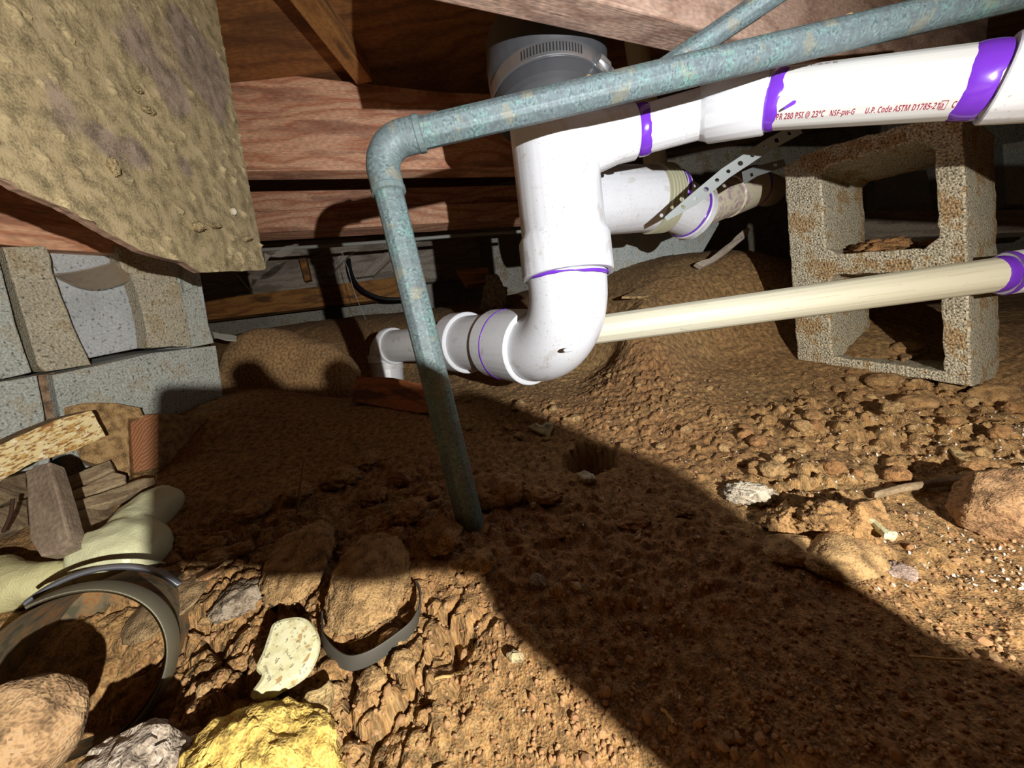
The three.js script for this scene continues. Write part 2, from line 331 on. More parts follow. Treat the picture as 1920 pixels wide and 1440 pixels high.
function graded(lo, fine0, fine1, hi, step) {
  const out = []; let v = fine0, s = step; const left = []; while (v > lo) { s *= 1.09; v -= s; left.unshift(Math.max(lo, v)); }
  for (v = fine0; v < fine1; v += step) out.push(v); out.push(fine1); s = step; v = fine1; while (v < hi) { s *= 1.09; v += s; out.push(Math.min(hi, v)); }
  return [...left, ...out];
}
const XMIN = -2.1, XMAX = 2.2, ZMIN = -2.35, ZMAX = 2.7;
{
  const xs = graded(XMIN, -0.72, 0.86, XMAX, 0.0029), zs = graded(ZMIN, -1.02, -0.1, ZMAX, 0.0029), nx = xs.length, nz = zs.length;
  const pos = new Float32Array(nx * nz * 3), uv = new Float32Array(nx * nz * 2), col = new Float32Array(nx * nz * 3), idx = [];
  let i = 0;
  for (const z of zs) for (const x of xs) {
    pos[3 * i] = x; pos[3 * i + 1] = soil(x, z); pos[3 * i + 2] = z; uv[2 * i] = x; uv[2 * i + 1] = z;
    // mottled clay: redder and yellower patches; crumb zone painted redder like bounce-lit shade
    const m = clamp(0.5 + 1.1 * fbm(x * 5, z * 5, 20, 4)), s = 1 + 0.35 * fbm(x * 40, z * 40, 25, 3);
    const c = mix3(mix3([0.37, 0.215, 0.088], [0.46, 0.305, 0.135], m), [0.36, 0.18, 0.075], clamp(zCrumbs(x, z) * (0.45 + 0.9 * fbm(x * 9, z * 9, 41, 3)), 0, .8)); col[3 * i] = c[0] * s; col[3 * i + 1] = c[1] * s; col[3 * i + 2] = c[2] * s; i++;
  }
  for (let a = 0; a + 1 < nz; a++) for (let b = 0; b + 1 < nx; b++) { const k = a * nx + b; idx.push(k, k + nx, k + 1, k + 1, k + nx, k + nx + 1); }
  const g = new THREE.BufferGeometry(); g.setAttribute('position', new THREE.BufferAttribute(pos, 3)); g.setAttribute('uv', new THREE.BufferAttribute(uv, 2)); g.setAttribute('color', new THREE.BufferAttribute(col, 3)); g.setIndex(idx); g.computeVertexNormals();
  const bump = []; const map = tex(1024, 1024, (u, v) => {
    const a = tfbm(u, v, 30, 30, 4, 1), b = tfbm(u, v, 150, 150, 2, 4), w = 0.86 + 0.5 * a + 0.45 * b; bump.push(clamp(0.5 + 0.6 * a + 0.5 * b));
    const y = tfbm(u, v, 60, 60, 2, 9); return [w * 0.98, w * (0.95 + 0.1 * y), w * (0.92 + 0.2 * y)];
  });
  const bm = tex(1024, 1024, (u, v, x, y) => { const b = bump[y * 1024 + x]; return [b, b, b]; }, false); rep(map, 4, 4); rep(bm, 4, 4);
  const soilMat = new THREE.MeshStandardMaterial({ map, bumpMap: bm, bumpScale: 0.0016, roughness: 1, vertexColors: true });
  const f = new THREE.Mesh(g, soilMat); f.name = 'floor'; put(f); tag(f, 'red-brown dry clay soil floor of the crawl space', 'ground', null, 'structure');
}
const soilTex = (() => { const bump = []; const map = tex(512, 512, (u, v) => { const a = tfbm(u, v, 14, 14, 4, 3), b = tfbm(u, v, 110, 110, 2, 8), w = 0.9 + 0.6 * a + 0.4 * b; bump.push(clamp(0.5 + 0.5 * a + 0.5 * b)); return [w, w * 0.97, w * 0.93]; }); const bm = tex(512, 512, (u, v, x, y) => { const b = bump[y * 512 + x]; return [b, b, b]; }, false); rep(map, 6, 6); rep(bm, 6, 6); return { map, bumpMap: bm, bumpScale: 0.0016 }; })();
const earth = (r, g, b) => new THREE.MeshStandardMaterial({ ...soilTex, color: new THREE.Color().setRGB(r, g, b), roughness: 1 });
const M = {
  clay: earth(0.40, 0.245, 0.108), clayPale: earth(0.46, 0.31, 0.15), clayRed: earth(0.37, 0.205, 0.088), greyStone: earth(0.36, 0.31, 0.25), whiteStone: earth(0.62, 0.58, 0.5),
  pvc: null, wood: null,
};

// ------------------------------------------------------------------ shell: subfloor, foundation walls
const CEIL = EYE.y + 0.60;
function boxW(x0, x1, y0, y1, z0, z1) { const g = new THREE.BoxGeometry(x1 - x0, y1 - y0, z1 - z0); g.translate((x0 + x1) / 2, (y0 + y1) / 2, (z0 + z1) / 2); return g; }
function uvMetres(g) { g = g.toNonIndexed ? g.toNonIndexed() : g; g.computeVertexNormals(); const p = g.attributes.position, n = g.attributes.normal, uv = new Float32Array(p.count * 2); for (let i = 0; i < p.count; i++) { const ax = Math.abs(n.getX(i)), ay = Math.abs(n.getY(i)), az = Math.abs(n.getZ(i)); const [a, b] = ay > ax && ay > az ? [p.getX(i), p.getZ(i)] : ax > az ? [p.getZ(i), p.getY(i)] : [p.getX(i), p.getY(i)]; uv[2 * i] = a; uv[2 * i + 1] = b; } g.setAttribute('uv', new THREE.BufferAttribute(uv, 2)); return g; }
const plywood = woodMaterial(0x9a6a3a, 0x6e4524, 0x5a3a22, { seed: 3, rings: 5, size: 0.9, sizeV: 0.5, stain: 0.4 });
const oldWall = concreteMaterial(0xb0aca0, 0x8c7a60, { seed: 40, size: 0.4, soil: 0.6, contrast: 0.4 });
function structure(name, geo, mat, label, category) { const m = new THREE.Mesh(uvMetres(geo), mat); m.name = name; put(m); return tag(m, label, category, null, 'structure'); }
structure('ceiling', boxW(XMIN, XMAX, CEIL, CEIL + 0.05, ZMIN, ZMAX), plywood, 'brown plywood subfloor overhead', 'ceiling');
structure('wall_back', boxW(XMIN, XMAX, -0.3, CEIL, ZMIN - 0.1, ZMIN + 0.04), oldWall, 'earth-stained concrete foundation wall at the far end', 'wall');
structure('wall_left', boxW(XMIN - 0.1, XMIN + 0.02, -0.3, CEIL, ZMIN, ZMAX), oldWall, 'concrete foundation wall beyond the low pier', 'wall');
structure('wall_right', boxW(XMAX - 0.02, XMAX + 0.1, -0.3, CEIL, ZMIN, ZMAX), oldWall, 'concrete foundation wall beyond the standing block', 'wall');
structure('wall_front', boxW(XMIN, XMAX, -0.3, CEIL, ZMAX - 0.02, ZMAX + 0.1), oldWall, 'foundation wall behind the photographer', 'wall');
// ------------------------------------------------------------------ timbers overhead
const redwood = woodMaterial(0xdcae8e, 0xa86a4e, 0x7c5444, { seed: 11, rings: 4, size: 0.8, sizeV: 0.2, warp: 1.3, stain: 0.45, grain: .55 });
const greywood = woodMaterial(0xb39684, 0x876a5a, 0x6b544a, { seed: 23, rings: 6, size: 0.6, sizeV: 0.25, stain: 0.5 });
const orangewood = woodMaterial(0xb07c42, 0x7c5028, 0x4a3220, { seed: 31, rings: 4, size: 0.7, sizeV: 0.2, stain: 0.6 });
const agedwood = woodMaterial(0xb0a494, 0x8c8074, 0x75695c, { seed: 37, rings: 6, size: 0.6, sizeV: 0.2 });
// a board between two world points (middle of its lower edge on the side that faces the lens), level, going `thick` away and `h` up
function board(name, P0, P1, h, thick, mat, parent, tilt = 0) {
  const u = P1.clone().sub(P0), L = u.length(); u.normalize(); let n = V().crossVectors(u, V(0, 1, 0)).normalize(); if (n.dot(EYE.clone().sub(P0)) < 0) n.negate();
  const up = V().crossVectors(n, u); if (up.y < 0) up.negate();
  const sh = new THREE.Shape([[0, 0], [L, 0], [L, h], [0, h]].map(p => new THREE.Vector2(...p)));
  const g = new THREE.ExtrudeGeometry(sh, { depth: thick - 0.005, bevelEnabled: true, bevelSize: 0.0025, bevelOffset: -0.0025, bevelThickness: 0.0025, bevelSegments: 2 }); g.translate(0, 0, -thick + 0.0025);
  const uv = g.attributes.uv, du = rnd() * 2, dv = rnd() * 2; for (let i = 0; i < uv.count; i++) uv.setXY(i, uv.getX(i) + du, uv.getY(i) + dv);
  const w = V().crossVectors(u, up); const m = new THREE.Matrix4().makeBasis(u, up, w); if (w.dot(n) < 0) { g.translate(0, 0, thick); }
  g.applyMatrix4(m.setPosition(P0)); return meshW(name, g, mat, parent);
}
// girder over the drain, two laminated planks
{
  const A = at(800, 0, 0.350 * 1.055), B = at(1255, 98, 0.496 * 1.055), d = B.clone().sub(A); d.y = 0; const y = (A.y + B.y) / 2; A.y = B.y = y;
  const nrm = V().crossVectors(d, V(0, 1, 0)).normalize(); if (nrm.dot(EYE.clone().sub(A)) < 0) nrm.negate(); A.addScaledVector(nrm, .048);
  const P0 = A.clone().addScaledVector(d, 0.0), P1 = A.clone().addScaledVector(d, 4.2), t = thing('girder', 'pinkish weathered wooden girder crossing just above the white drain tee', 'beam', P0.clone().lerp(P1, .5));
  board('plank', P0, P1, CEIL - y - 0.15, 0.048, greywood, t);
  const o = V(0, CEIL - y - 0.148, 0); board('plank', P0.clone().add(o), P1.clone().add(o), 0.148, 0.048, greywood, t);
}
// joist in front of the far bay and the built-up beam behind it
{ const pl = plane3([430, 320, .93], [870, 316, .98], [600, 140, .955]); const m = slab('joist', [[300, 322], [985, 315], [985, 178], [826, 172], [430, 128], [300, 112]], pl, 0.042, redwood, { grain: [[430, 320], [870, 316]] }); tag(m, 'reddish knotty joist with clear grain behind the copper elbow', 'joist'); }
{ const pl = plane3([470, 400, 1.24], [850, 380, 1.28], [470, 350, 1.24]); const t = thing('built_up_beam', 'two stacked reddish planks under the knotty joist', 'beam', pl(650, 430));
  slab('plank', [[330, 362], [1000, 346], [1000, 384], [330, 399]], pl.back(0.02), 0.045, redwood, { grain: [[470, 400], [850, 380]] }, t);
  slab('plank', [[330, 402], [1000, 376], [1000, 408], [330, 445]], pl, 0.07, redwood, { grain: [[470, 400], [850, 380]] }, t); }
// joists against the subfloor
for (const [a, b, label] of [[[592, 0, .68], [742, 150, 1.16], 'narrow batten under the subfloor running back over the joist']]) {
  const P0 = at(...a), P1 = at(...b); const y = CEIL - 0.05; const d = P1.clone().sub(P0); d.y = 0; P0.y = P1.y = y; const m = board('batten', P0.clone().addScaledVector(d, -0.5), P1.clone().addScaledVector(d, -0.5), 0.05, 0.04, orangewood); tag(m, label, 'joist'); }
// thin conduit under the stacked planks
{ const m = meshW('conduit', tubeGeo([at(440, 472, 1.26), at(700, 455, 1.28), at(845, 443, 1.30), at(980, 434, 1.31)], 0.006, 24, 10), plain(0x8a8a84, 0.5)); tag(m, 'thin grey conduit running under the stacked planks', 'conduit'); }

// mud-caked board hanging on the near side of the pier
{
  const pl = plane3([403, 0, .66], [495, 505, .72], [0, 335, .33]);
  const outline = [[-260, 213], [0, 335], [60, 366], [115, 388], [200, 436], [262, 470], [300, 482], [345, 493], [375, 511], [420, 509], [495, 506], [487, 455], [470, 370], [440, 210], [403, 0], [372, -160], [-260, -160]];
  const A = pl(-260, 330), u = pl(495, 506).sub(pl(375, 511)).normalize(), v = V().crossVectors(pl.n, u).normalize(), O = pl(375, 511);
  const P2 = ragged(outline, 14, 1.6).map(q => { const p = pl(...q).sub(O); return [p.dot(u), p.dot(v)]; });
  const inside = (x, y) => { let c = false; for (let i = 0, j = P2.length - 1; i < P2.length; j = i++) { const [xi, yi] = P2[i], [xj, yj] = P2[j]; if ((yi > y) !== (yj > y) && x < (xj - xi) * (y - yi) / (yj - yi) + xi) c = !c; } return c; };
  // body
  const sh = new THREE.Shape(P2.map(p => new THREE.Vector2(...p))), body = new THREE.ExtrudeGeometry(sh, { depth: 0.009, bevelEnabled: false }); body.translate(0, 0, -0.009);
  const pt = (px, py) => { const p = pl(px, py).sub(O); return [p.dot(u), p.dot(v)]; };
  const spots = [[385, 120, .05, 1.1], [350, 70, .045, .7], [240, 40, .05, .6], [330, 170, .04, .7], [192, 255, .018, .9], [262, 290, .02, .8], [400, 190, .03, 1], [120, 215, .03, .5], [345, 312, .015, .8]].map(([a, b, r, k]) => [...pt(a, b), r, k]);
  const bare = (x, y) => { let s = 0; for (const [a, b, r, k] of spots) s += k * Math.exp(-((x - a) ** 2 + (y - b) ** 2) / (r * r)); return sm(.32, .62, s + .9 * fbm(x * 16, y * 16, 3, 4)); };
  const mudCol = mudTexture();
  const t = thing('mud_caked_board', 'wide board caked with olive dried mud, its torn lower edge over the block pier', 'board', O);
  const m4 = new THREE.Matrix4().makeBasis(u, v, pl.n).setPosition(O);
  body.applyMatrix4(m4); meshW('wood_core', body, greywood, t);
  // the mud skin: a fine grid over the face, lumpy
  const xs = P2.map(p => p[0]), ys = P2.map(p => p[1]), x0 = Math.min(...xs), x1 = Math.max(...xs), y0 = Math.min(...ys), y1 = Math.max(...ys), st = 0.0034;
  const nx = Math.ceil((x1 - x0) / st), ny = Math.ceil((y1 - y0) / st), pos = [], uv = [], col = [], id = new Map(), idx = [];
  const snap = (x, y) => { let best = 9, bx = x, by = y; for (let i = 0, j = P2.length - 1; i < P2.length; j = i++) { const [ax, ay] = P2[j], ex = P2[i][0] - ax, ey = P2[i][1] - ay, t = clamp(((x - ax) * ex + (y - ay) * ey) / (ex * ex + ey * ey + 1e-12)), qx = ax + ex * t, qy = ay + ey * t, d = (qx - x) ** 2 + (qy - y) ** 2; if (d < best) { best = d; bx = qx; by = qy; } } return [bx, by]; };
  const vert = (i, j) => { const k = j * (nx + 1) + i; if (id.has(k)) return id.get(k); let x = x0 + i * st, y = y0 + j * st; if (!inside(x, y)) [x, y] = snap(x, y); const b = bare(x, y);
    let h = 0.001 + (1 - b * 0.7) * (0.0016 * Math.max(0, fbm(x * 22, y * 22, 1, 3)) + 0.0008 * Math.max(0, fbm(x * 110, y * 110, 5, 2)) + 0.02 * Math.pow(Math.max(0, fbm(x * 75, y * 75, 9, 2) - .12), 2) * 3);
    const r = Math.abs(fbm(x * 8, y * 20 + x * 3, 14, 3)); h += 0.005 * (1 - sm(0, 0.018, r)) * sm(0.0, 0.2, fbm(x * 9, y * 9, 33, 2));   // mud trails
    pos.push(x, y, h); uv.push(x, y); const c = mix3([0.53, 0.44, 0.275], [0.42, 0.335, 0.28], b); const s = 1 + 0.3 * fbm(x * 50, y * 50, 12, 3) + 0.3 * fbm(x * 6, y * 6, 2, 2); col.push(c[0] * s, c[1] * s, c[2] * s); id.set(k, pos.length / 3 - 1); return pos.length / 3 - 1; };
  for (let j = 0; j < ny; j++) for (let i = 0; i < nx; i++) { if (!inside(x0 + (i + .5) * st, y0 + (j + .5) * st) && !inside(x0 + i * st, y0 + j * st) && !inside(x0 + (i + 1) * st, y0 + j * st) && !inside(x0 + i * st, y0 + (j + 1) * st) && !inside(x0 + (i + 1) * st, y0 + (j + 1) * st)) continue; const a = vert(i, j), b = vert(i + 1, j), c = vert(i, j + 1), e = vert(i + 1, j + 1); idx.push(a, b, c, b, e, c); }
  const g = new THREE.BufferGeometry(); g.setAttribute('position', new THREE.Float32BufferAttribute(pos, 3)); g.setAttribute('uv', new THREE.Float32BufferAttribute(uv, 2)); g.setAttribute('color', new THREE.Float32BufferAttribute(col, 3)); g.setIndex(idx); g.computeVertexNormals(); g.applyMatrix4(m4);
  meshW('mud_skin', g, new THREE.MeshStandardMaterial({ ...mudCol, vertexColors: true, roughness: 1, side: THREE.DoubleSide }), t);
  // hanging mud tubes and a pale nail head
  for (const [px, py, rx, ry] of [[206, 312, .006, .009], [362, 426, .014, .006], [455, 448, .016, .004], [395, 424, .014, .003], [276, 208, .004, .004], [252, 168, .004, .003], [268, 206, .005, .003]]) { const q = pl(px, py).addScaledVector(pl.n, 0.004); meshW('mud_lump', lumpGeo(q, [rx * .9, ry, .006], { detail: 5, rough: 0.6, fine: 0.8, planes: 5, facet: 0.3 }), earth(0.46, 0.39, 0.24), t); }
  meshW('nail_head', lumpGeo(pl(433, 397).addScaledVector(pl.n, 0.004), [.006, .006, .004], { detail: 5, rough: 0.1 }), plain(0xcfcabb, 0.6), t).userData.label = 'pale round nail head';
}
function mudTexture() { const bump = []; const map = tex(512, 512, (u, v) => { const a = tfbm(u, v, 10, 10, 4, 13), b = tfbm(u, v, 90, 90, 2, 18), w = 0.92 + 0.45 * a + 0.35 * b; bump.push(clamp(0.5 + 0.4 * a + 0.5 * b)); return [w, w, w * 0.97]; }); const bm = tex(512, 512, (u, v, x, y) => { const b = bump[y * 512 + x]; return [b, b, b]; }, false); rep(map, 5, 5); rep(bm, 5, 5); return { map, bumpMap: bm, bumpScale: 0.0006 }; }

// ------------------------------------------------------------------ block pier with a broken face
const cmu = concreteMaterial(0xb0b6b2, 0x8c7a60, { seed: 50, size: 0.2, soil: 0.3, contrast: 0.38 });
const cmuDirty = concreteMaterial(0xb4ae9c, 0x8c7a5c, { seed: 57, size: 0.2, soil: 0.45, contrast: 0.42 });
const cmuSmooth = concreteMaterial(0xb8bec4, 0x9c9ea0, { seed: 61, size: 0.25, soil: 0.25, contrast: 0.18, bump: 0.0005 });
{
  const pl = plane3([20, 715, .55], [400, 650, .80], [20, 470, .55]);
  const t1 = thing('concrete_block', 'grey block of the low pier with its broken face showing a hollow cell', 'block', pl(200, 690), 'blocks of the low pier');
  slab('face_shell', ragged([[5, 463], [85, 461], [93, 475], [100, 513], [117, 560], [140, 618], [172, 684], [85, 697], [73, 688], [38, 572]], 12, 1.2, 1), pl, 0.038, cmuDirty, {}, t1);
  slab('face_shell', ragged([[216, 461], [306, 483], [324, 499], [340, 545], [356, 621], [360, 649], [277, 652], [274, 618], [267, 583], [257, 548], [245, 516], [230, 504], [225, 484]], 9, 2.2, 2), pl, 0.034, cmuDirty, {}, t1);
  slab('flange', ragged([[300, 478], [362, 500], [366, 520], [384, 585], [402, 643], [352, 653], [338, 600], [320, 520]], 10, 0.8, 3), pl.back(0.012), 0.15, cmu, {}, t1);
  slab('cell_back', [[60, 463], [370, 478], [396, 636], [290, 647], [86, 688]], pl.back(0.046), 0.12, cmuSmooth, {}, t1);
  slab('mortar', ragged([[342, 500], [360, 506], [362, 540], [346, 548]], 6, 1.5, 6), pl.back(0.002), 0.012, cmu, {}, t1);
  const t2 = tag(slab('concrete_block', ragged([[-120, 478], [-10, 464], [2, 500], [30, 610], [60, 698], [0, 712], [-120, 738]], 16, 0.8, 4), pl, 0.19, cmu), 'upper pier block with a plain face next to the broken one', 'block', 'blocks of the low pier');
  tag(slab('concrete_block', ragged([[98, 703], [180, 686], [285, 662], [405, 648], [416, 720], [430, 840], [130, 900], [118, 800]], 16, 0.8, 5), pl, 0.19, cmu), 'lower pier block half sunk in the dirt bank', 'block', 'blocks of the low pier');
  tag(slab('concrete_block', ragged([[-120, 742], [0, 716], [70, 704], [82, 765], [100, 900], [-120, 930]], 16, 0.8, 7), pl, 0.19, cmu), 'lower pier block behind the yellow flaky board', 'block', 'blocks of the low pier');
  tag(slab('mortar_joint', ragged([[66, 704], [104, 698], [124, 800], [90, 805]], 8, 1.5, 8), pl.back(0.02), 0.03, earth(0.34, 0.24, 0.17)), 'brown crumbling mortar between the two lower pier blocks', 'mortar');
  const mc = tag(meshW('cobweb', webGeo(pl), new THREE.MeshStandardMaterial({ color: 0x8d7f6c, roughness: 1, transparent: true, opacity: 0.75, side: THREE.DoubleSide })), 'dusty sagging cobweb across the broken block cell', 'cobweb');
  tag(slab('sill_plate', [[-150, 300], [0, 300], [320, 380], [345, 492], [245, 477], [90, 468], [0, 458], [-150, 455]], pl.back(0.01), 0.09, redwood, { grain: [[0, 460], [90, 470]] }), 'reddish wooden plate resting on top of the block pier', 'beam');
}
function webGeo(pl) {
  const g = new THREE.PlaneGeometry(1, 1, 20, 8), p = g.attributes.position;
  for (let i = 0; i < p.count; i++) { const u = p.getX(i) + .5, v = p.getY(i) + .5; const px = mix(100, 246, u), top = mix(512, 480, u) + 6 * Math.sin(u * 3.1), bot = mix(514, 526, u) + 22 * Math.sin(u * Math.PI); const q = pl(px, mix(bot, top, v)).addScaledVector(pl.n, -0.006 - 0.02 * Math.sin(u * Math.PI) * v + 0.003 * n3(u * 9, v * 9, 2)); p.setXYZ(i, q.x, q.y, q.z); }
  g.computeVertexNormals(); return g;
}
// ------------------------------------------------------------------ standing hollow block
const cmuWarm = concreteMaterial(0xb8b09a, 0x94754e, { seed: 71, size: 0.2, soil: 0.7, from: 0.06, to: 0.26, contrast: 0.85, bump: 0.003 });
{
  const Wd = dirW(.121, .055, -.21), Hd = dirW(.055, .4, .035), Dd = dirW(.157, -.02, .09), w = 0.242, h = 0.41, dp = 0.185;
  const TL = at(1469, 292, .765), rag = (pts, s, a = 0.003) => { const out = []; pts.forEach((p, i) => { const q = pts[(i + 1) % pts.length], L = Math.hypot(q[0] - p[0], q[1] - p[1]), n = Math.max(1, Math.round(L / 0.012)); for (let k = 0; k < n; k++) { const t = k / n; out.push(new THREE.Vector2(mix(p[0], q[0], t) + a * 1.6 * fbm(i * 5 + t * n, s, 1, 2), mix(p[1], q[1], t) + a * 1.6 * fbm(i * 5 + t * n, s, 7, 2))); } }); return out; };
  const sh = new THREE.Shape(rag([[0, 0.022], [0.03, 0.012], [0.06, 0.004], [w, 0], [w, h], [0, h]], 1));
  sh.holes.push(new THREE.Path(rag([[.062, .05], [.075, .038], [.195, .03], [.212, .044], [.212, .182], [.196, .196], [.078, .198], [.062, .186]], 2)));
  sh.holes.push(new THREE.Path(rag([[.062, .25], [.075, .236], [.195, .232], [.212, .246], [.212, .392], [.062, .392]], 3)));
  const g = new THREE.ExtrudeGeometry(sh, { depth: dp, bevelEnabled: true, bevelSize: 0.003, bevelOffset: -0.003, bevelThickness: 0.003, bevelSegments: 2 });
  g.applyMatrix4(new THREE.Matrix4().makeBasis(Wd.clone().normalize(), Hd.clone().normalize(), Dd.clone().normalize()).setPosition(TL));
  const idx = g.index; { const p = g.attributes.position; for (let i = 0; i < p.count; i += 3) { for (const a of ['position', 'normal', 'uv']) { const at_ = g.attributes[a], s = at_.itemSize; for (let k = 0; k < s; k++) { const t = at_.array[(i + 1) * s + k]; at_.array[(i + 1) * s + k] = at_.array[(i + 2) * s + k]; at_.array[(i + 2) * s + k] = t; } } } g.computeVertexNormals(); }
  tag(meshW('hollow_concrete_block', g, cmuWarm), 'rough hollow concrete block stood on end with soil in its upper cell', 'block');
  const u = Wd.clone().normalize(), v = Hd.clone().normalize(), d = Dd.clone().normalize();
  const heap = [[.13, .188, .05, .03], [.10, .19, .09, .035], [.17, .19, .12, .03]].map(([a, b, c, r]) => lumpGeo(TL.clone().addScaledVector(u, a).addScaledVector(v, b - .004).addScaledVector(d, c), [r * 1.3, r * .45, r], { detail: 8, rough: .5, facet: .4, fine: .6 }));
  tag(meshW('soil_heap', mergeGeometries(heap), M.clayRed), 'crumbly soil heap lying in the upper cell of the hollow block', 'soil');
}
// ------------------------------------------------------------------ white plastic drain
const pvcTex = (() => { const map = tex(512, 512, (u, v) => { const d = sm(0.22, 0.4, tfbm(u, v, 9, 9, 4, 70)) * 0.12, s = sm(0.30, 0.42, tfbm(u, v, 70, 70, 2, 74)) * 0.3, a = 1 - 0.05 * tfbm(u, v, 4, 4, 3, 77); return [a * (1 - d * .5 - s * .5), a * (1 - d * .62 - s * .58), a * (1 - d * .8 - s * .7)]; }); rep(map, 4, 4); return map; })();
const pvc = new THREE.MeshPhysicalMaterial({ map: pvcTex, color: new THREE.Color().setRGB(0.68, 0.695, 0.73), roughness: 0.38, clearcoat: 0.15, clearcoatRoughness: 0.3 });
const pvcOld = new THREE.MeshStandardMaterial({ map: pvcTex, color: new THREE.Color().setRGB(0.74, 0.69, 0.50), roughness: 0.55 });
const pvcGrey = new THREE.MeshStandardMaterial({ map: pvcTex, color: new THREE.Color().setRGB(0.62, 0.62, 0.62), roughness: 0.45 });
const primer = new THREE.MeshPhysicalMaterial({ color: new THREE.Color().setRGB(0.16, 0.035, 0.52), roughness: 0.22, clearcoat: 0.6 });
// upright lettering on a pipe: angle (degrees from the side facing the lens, turning down) sets the row
const rowAt = (h, deg) => h - ((deg + 360) % 360) / 360 * h;
function letters(x, text, u, row, size, color, font = 'sans-serif', sx = 1, italic = '') { x.save(); x.translate(u, row); x.scale(sx, -1); x.font = `${italic} ${size}px ${font}`; x.fillStyle = color; x.textBaseline = 'middle'; x.fillText(text, 0, 0); x.restore(); }
const along = (A, B, s) => A.clone().lerp(B, s / A.distanceTo(B));
// a band of primer with uneven edges round an axis
function primerGeo(A, B, s0, s1, r, o = {}) {
  const y = B.clone().sub(A).normalize(), x = V().crossVectors(y, dirW(0, 0, -1)).normalize(), z = V().crossVectors(x, y), seg = 72, rows = 7, pos = [], idx = [], sd = o.seed ?? rnd() * 50, am = o.amp ?? 0.28;
  for (let i = 0; i < rows; i++) for (let j = 0; j <= seg; j++) { const a = j / seg * 6.28319, t = i / (rows - 1), w = s1 - s0, ca = Math.cos(a), sa = Math.sin(a);
    const e0 = s0 + w * am * fbm(ca * 1.5 + sd, sa * 1.5, 1, 3), e1 = s1 + w * am * 1.6 * fbm(ca * 1.5 + sd, sa * 1.5, 5, 3), s = mix(e0, e1, t), R = r + 0.0007 * Math.sin(Math.PI * t) + (i === 0 || i === rows - 1 ? -0.0004 : 0.0003) + (o.cone ? o.cone * t : 0);
    const p = A.clone().addScaledVector(y, s).addScaledVector(z, ca * R).addScaledVector(x, sa * R); pos.push(p.x, p.y, p.z); }
  for (let i = 0; i + 1 < rows; i++) for (let j = 0; j < seg; j++) { const a = i * (seg + 1) + j; idx.push(a, a + seg + 1, a + 1, a + 1, a + seg + 1, a + seg + 2); }
  const g = new THREE.BufferGeometry(); g.setAttribute('position', new THREE.Float32BufferAttribute(pos, 3)); g.setIndex(idx); g.computeVertexNormals(); return g;
}
const hub = (r, len, bore, o = {}) => [[0, bore], [0, r - .0015], [.0015, r], [len - .007, r], [len, r - (o.drop ?? .006)]];   // open rim first
const dsk = (A, B, r) => latheGeo(A, B, [[0, 0.0001], [0, r]]);
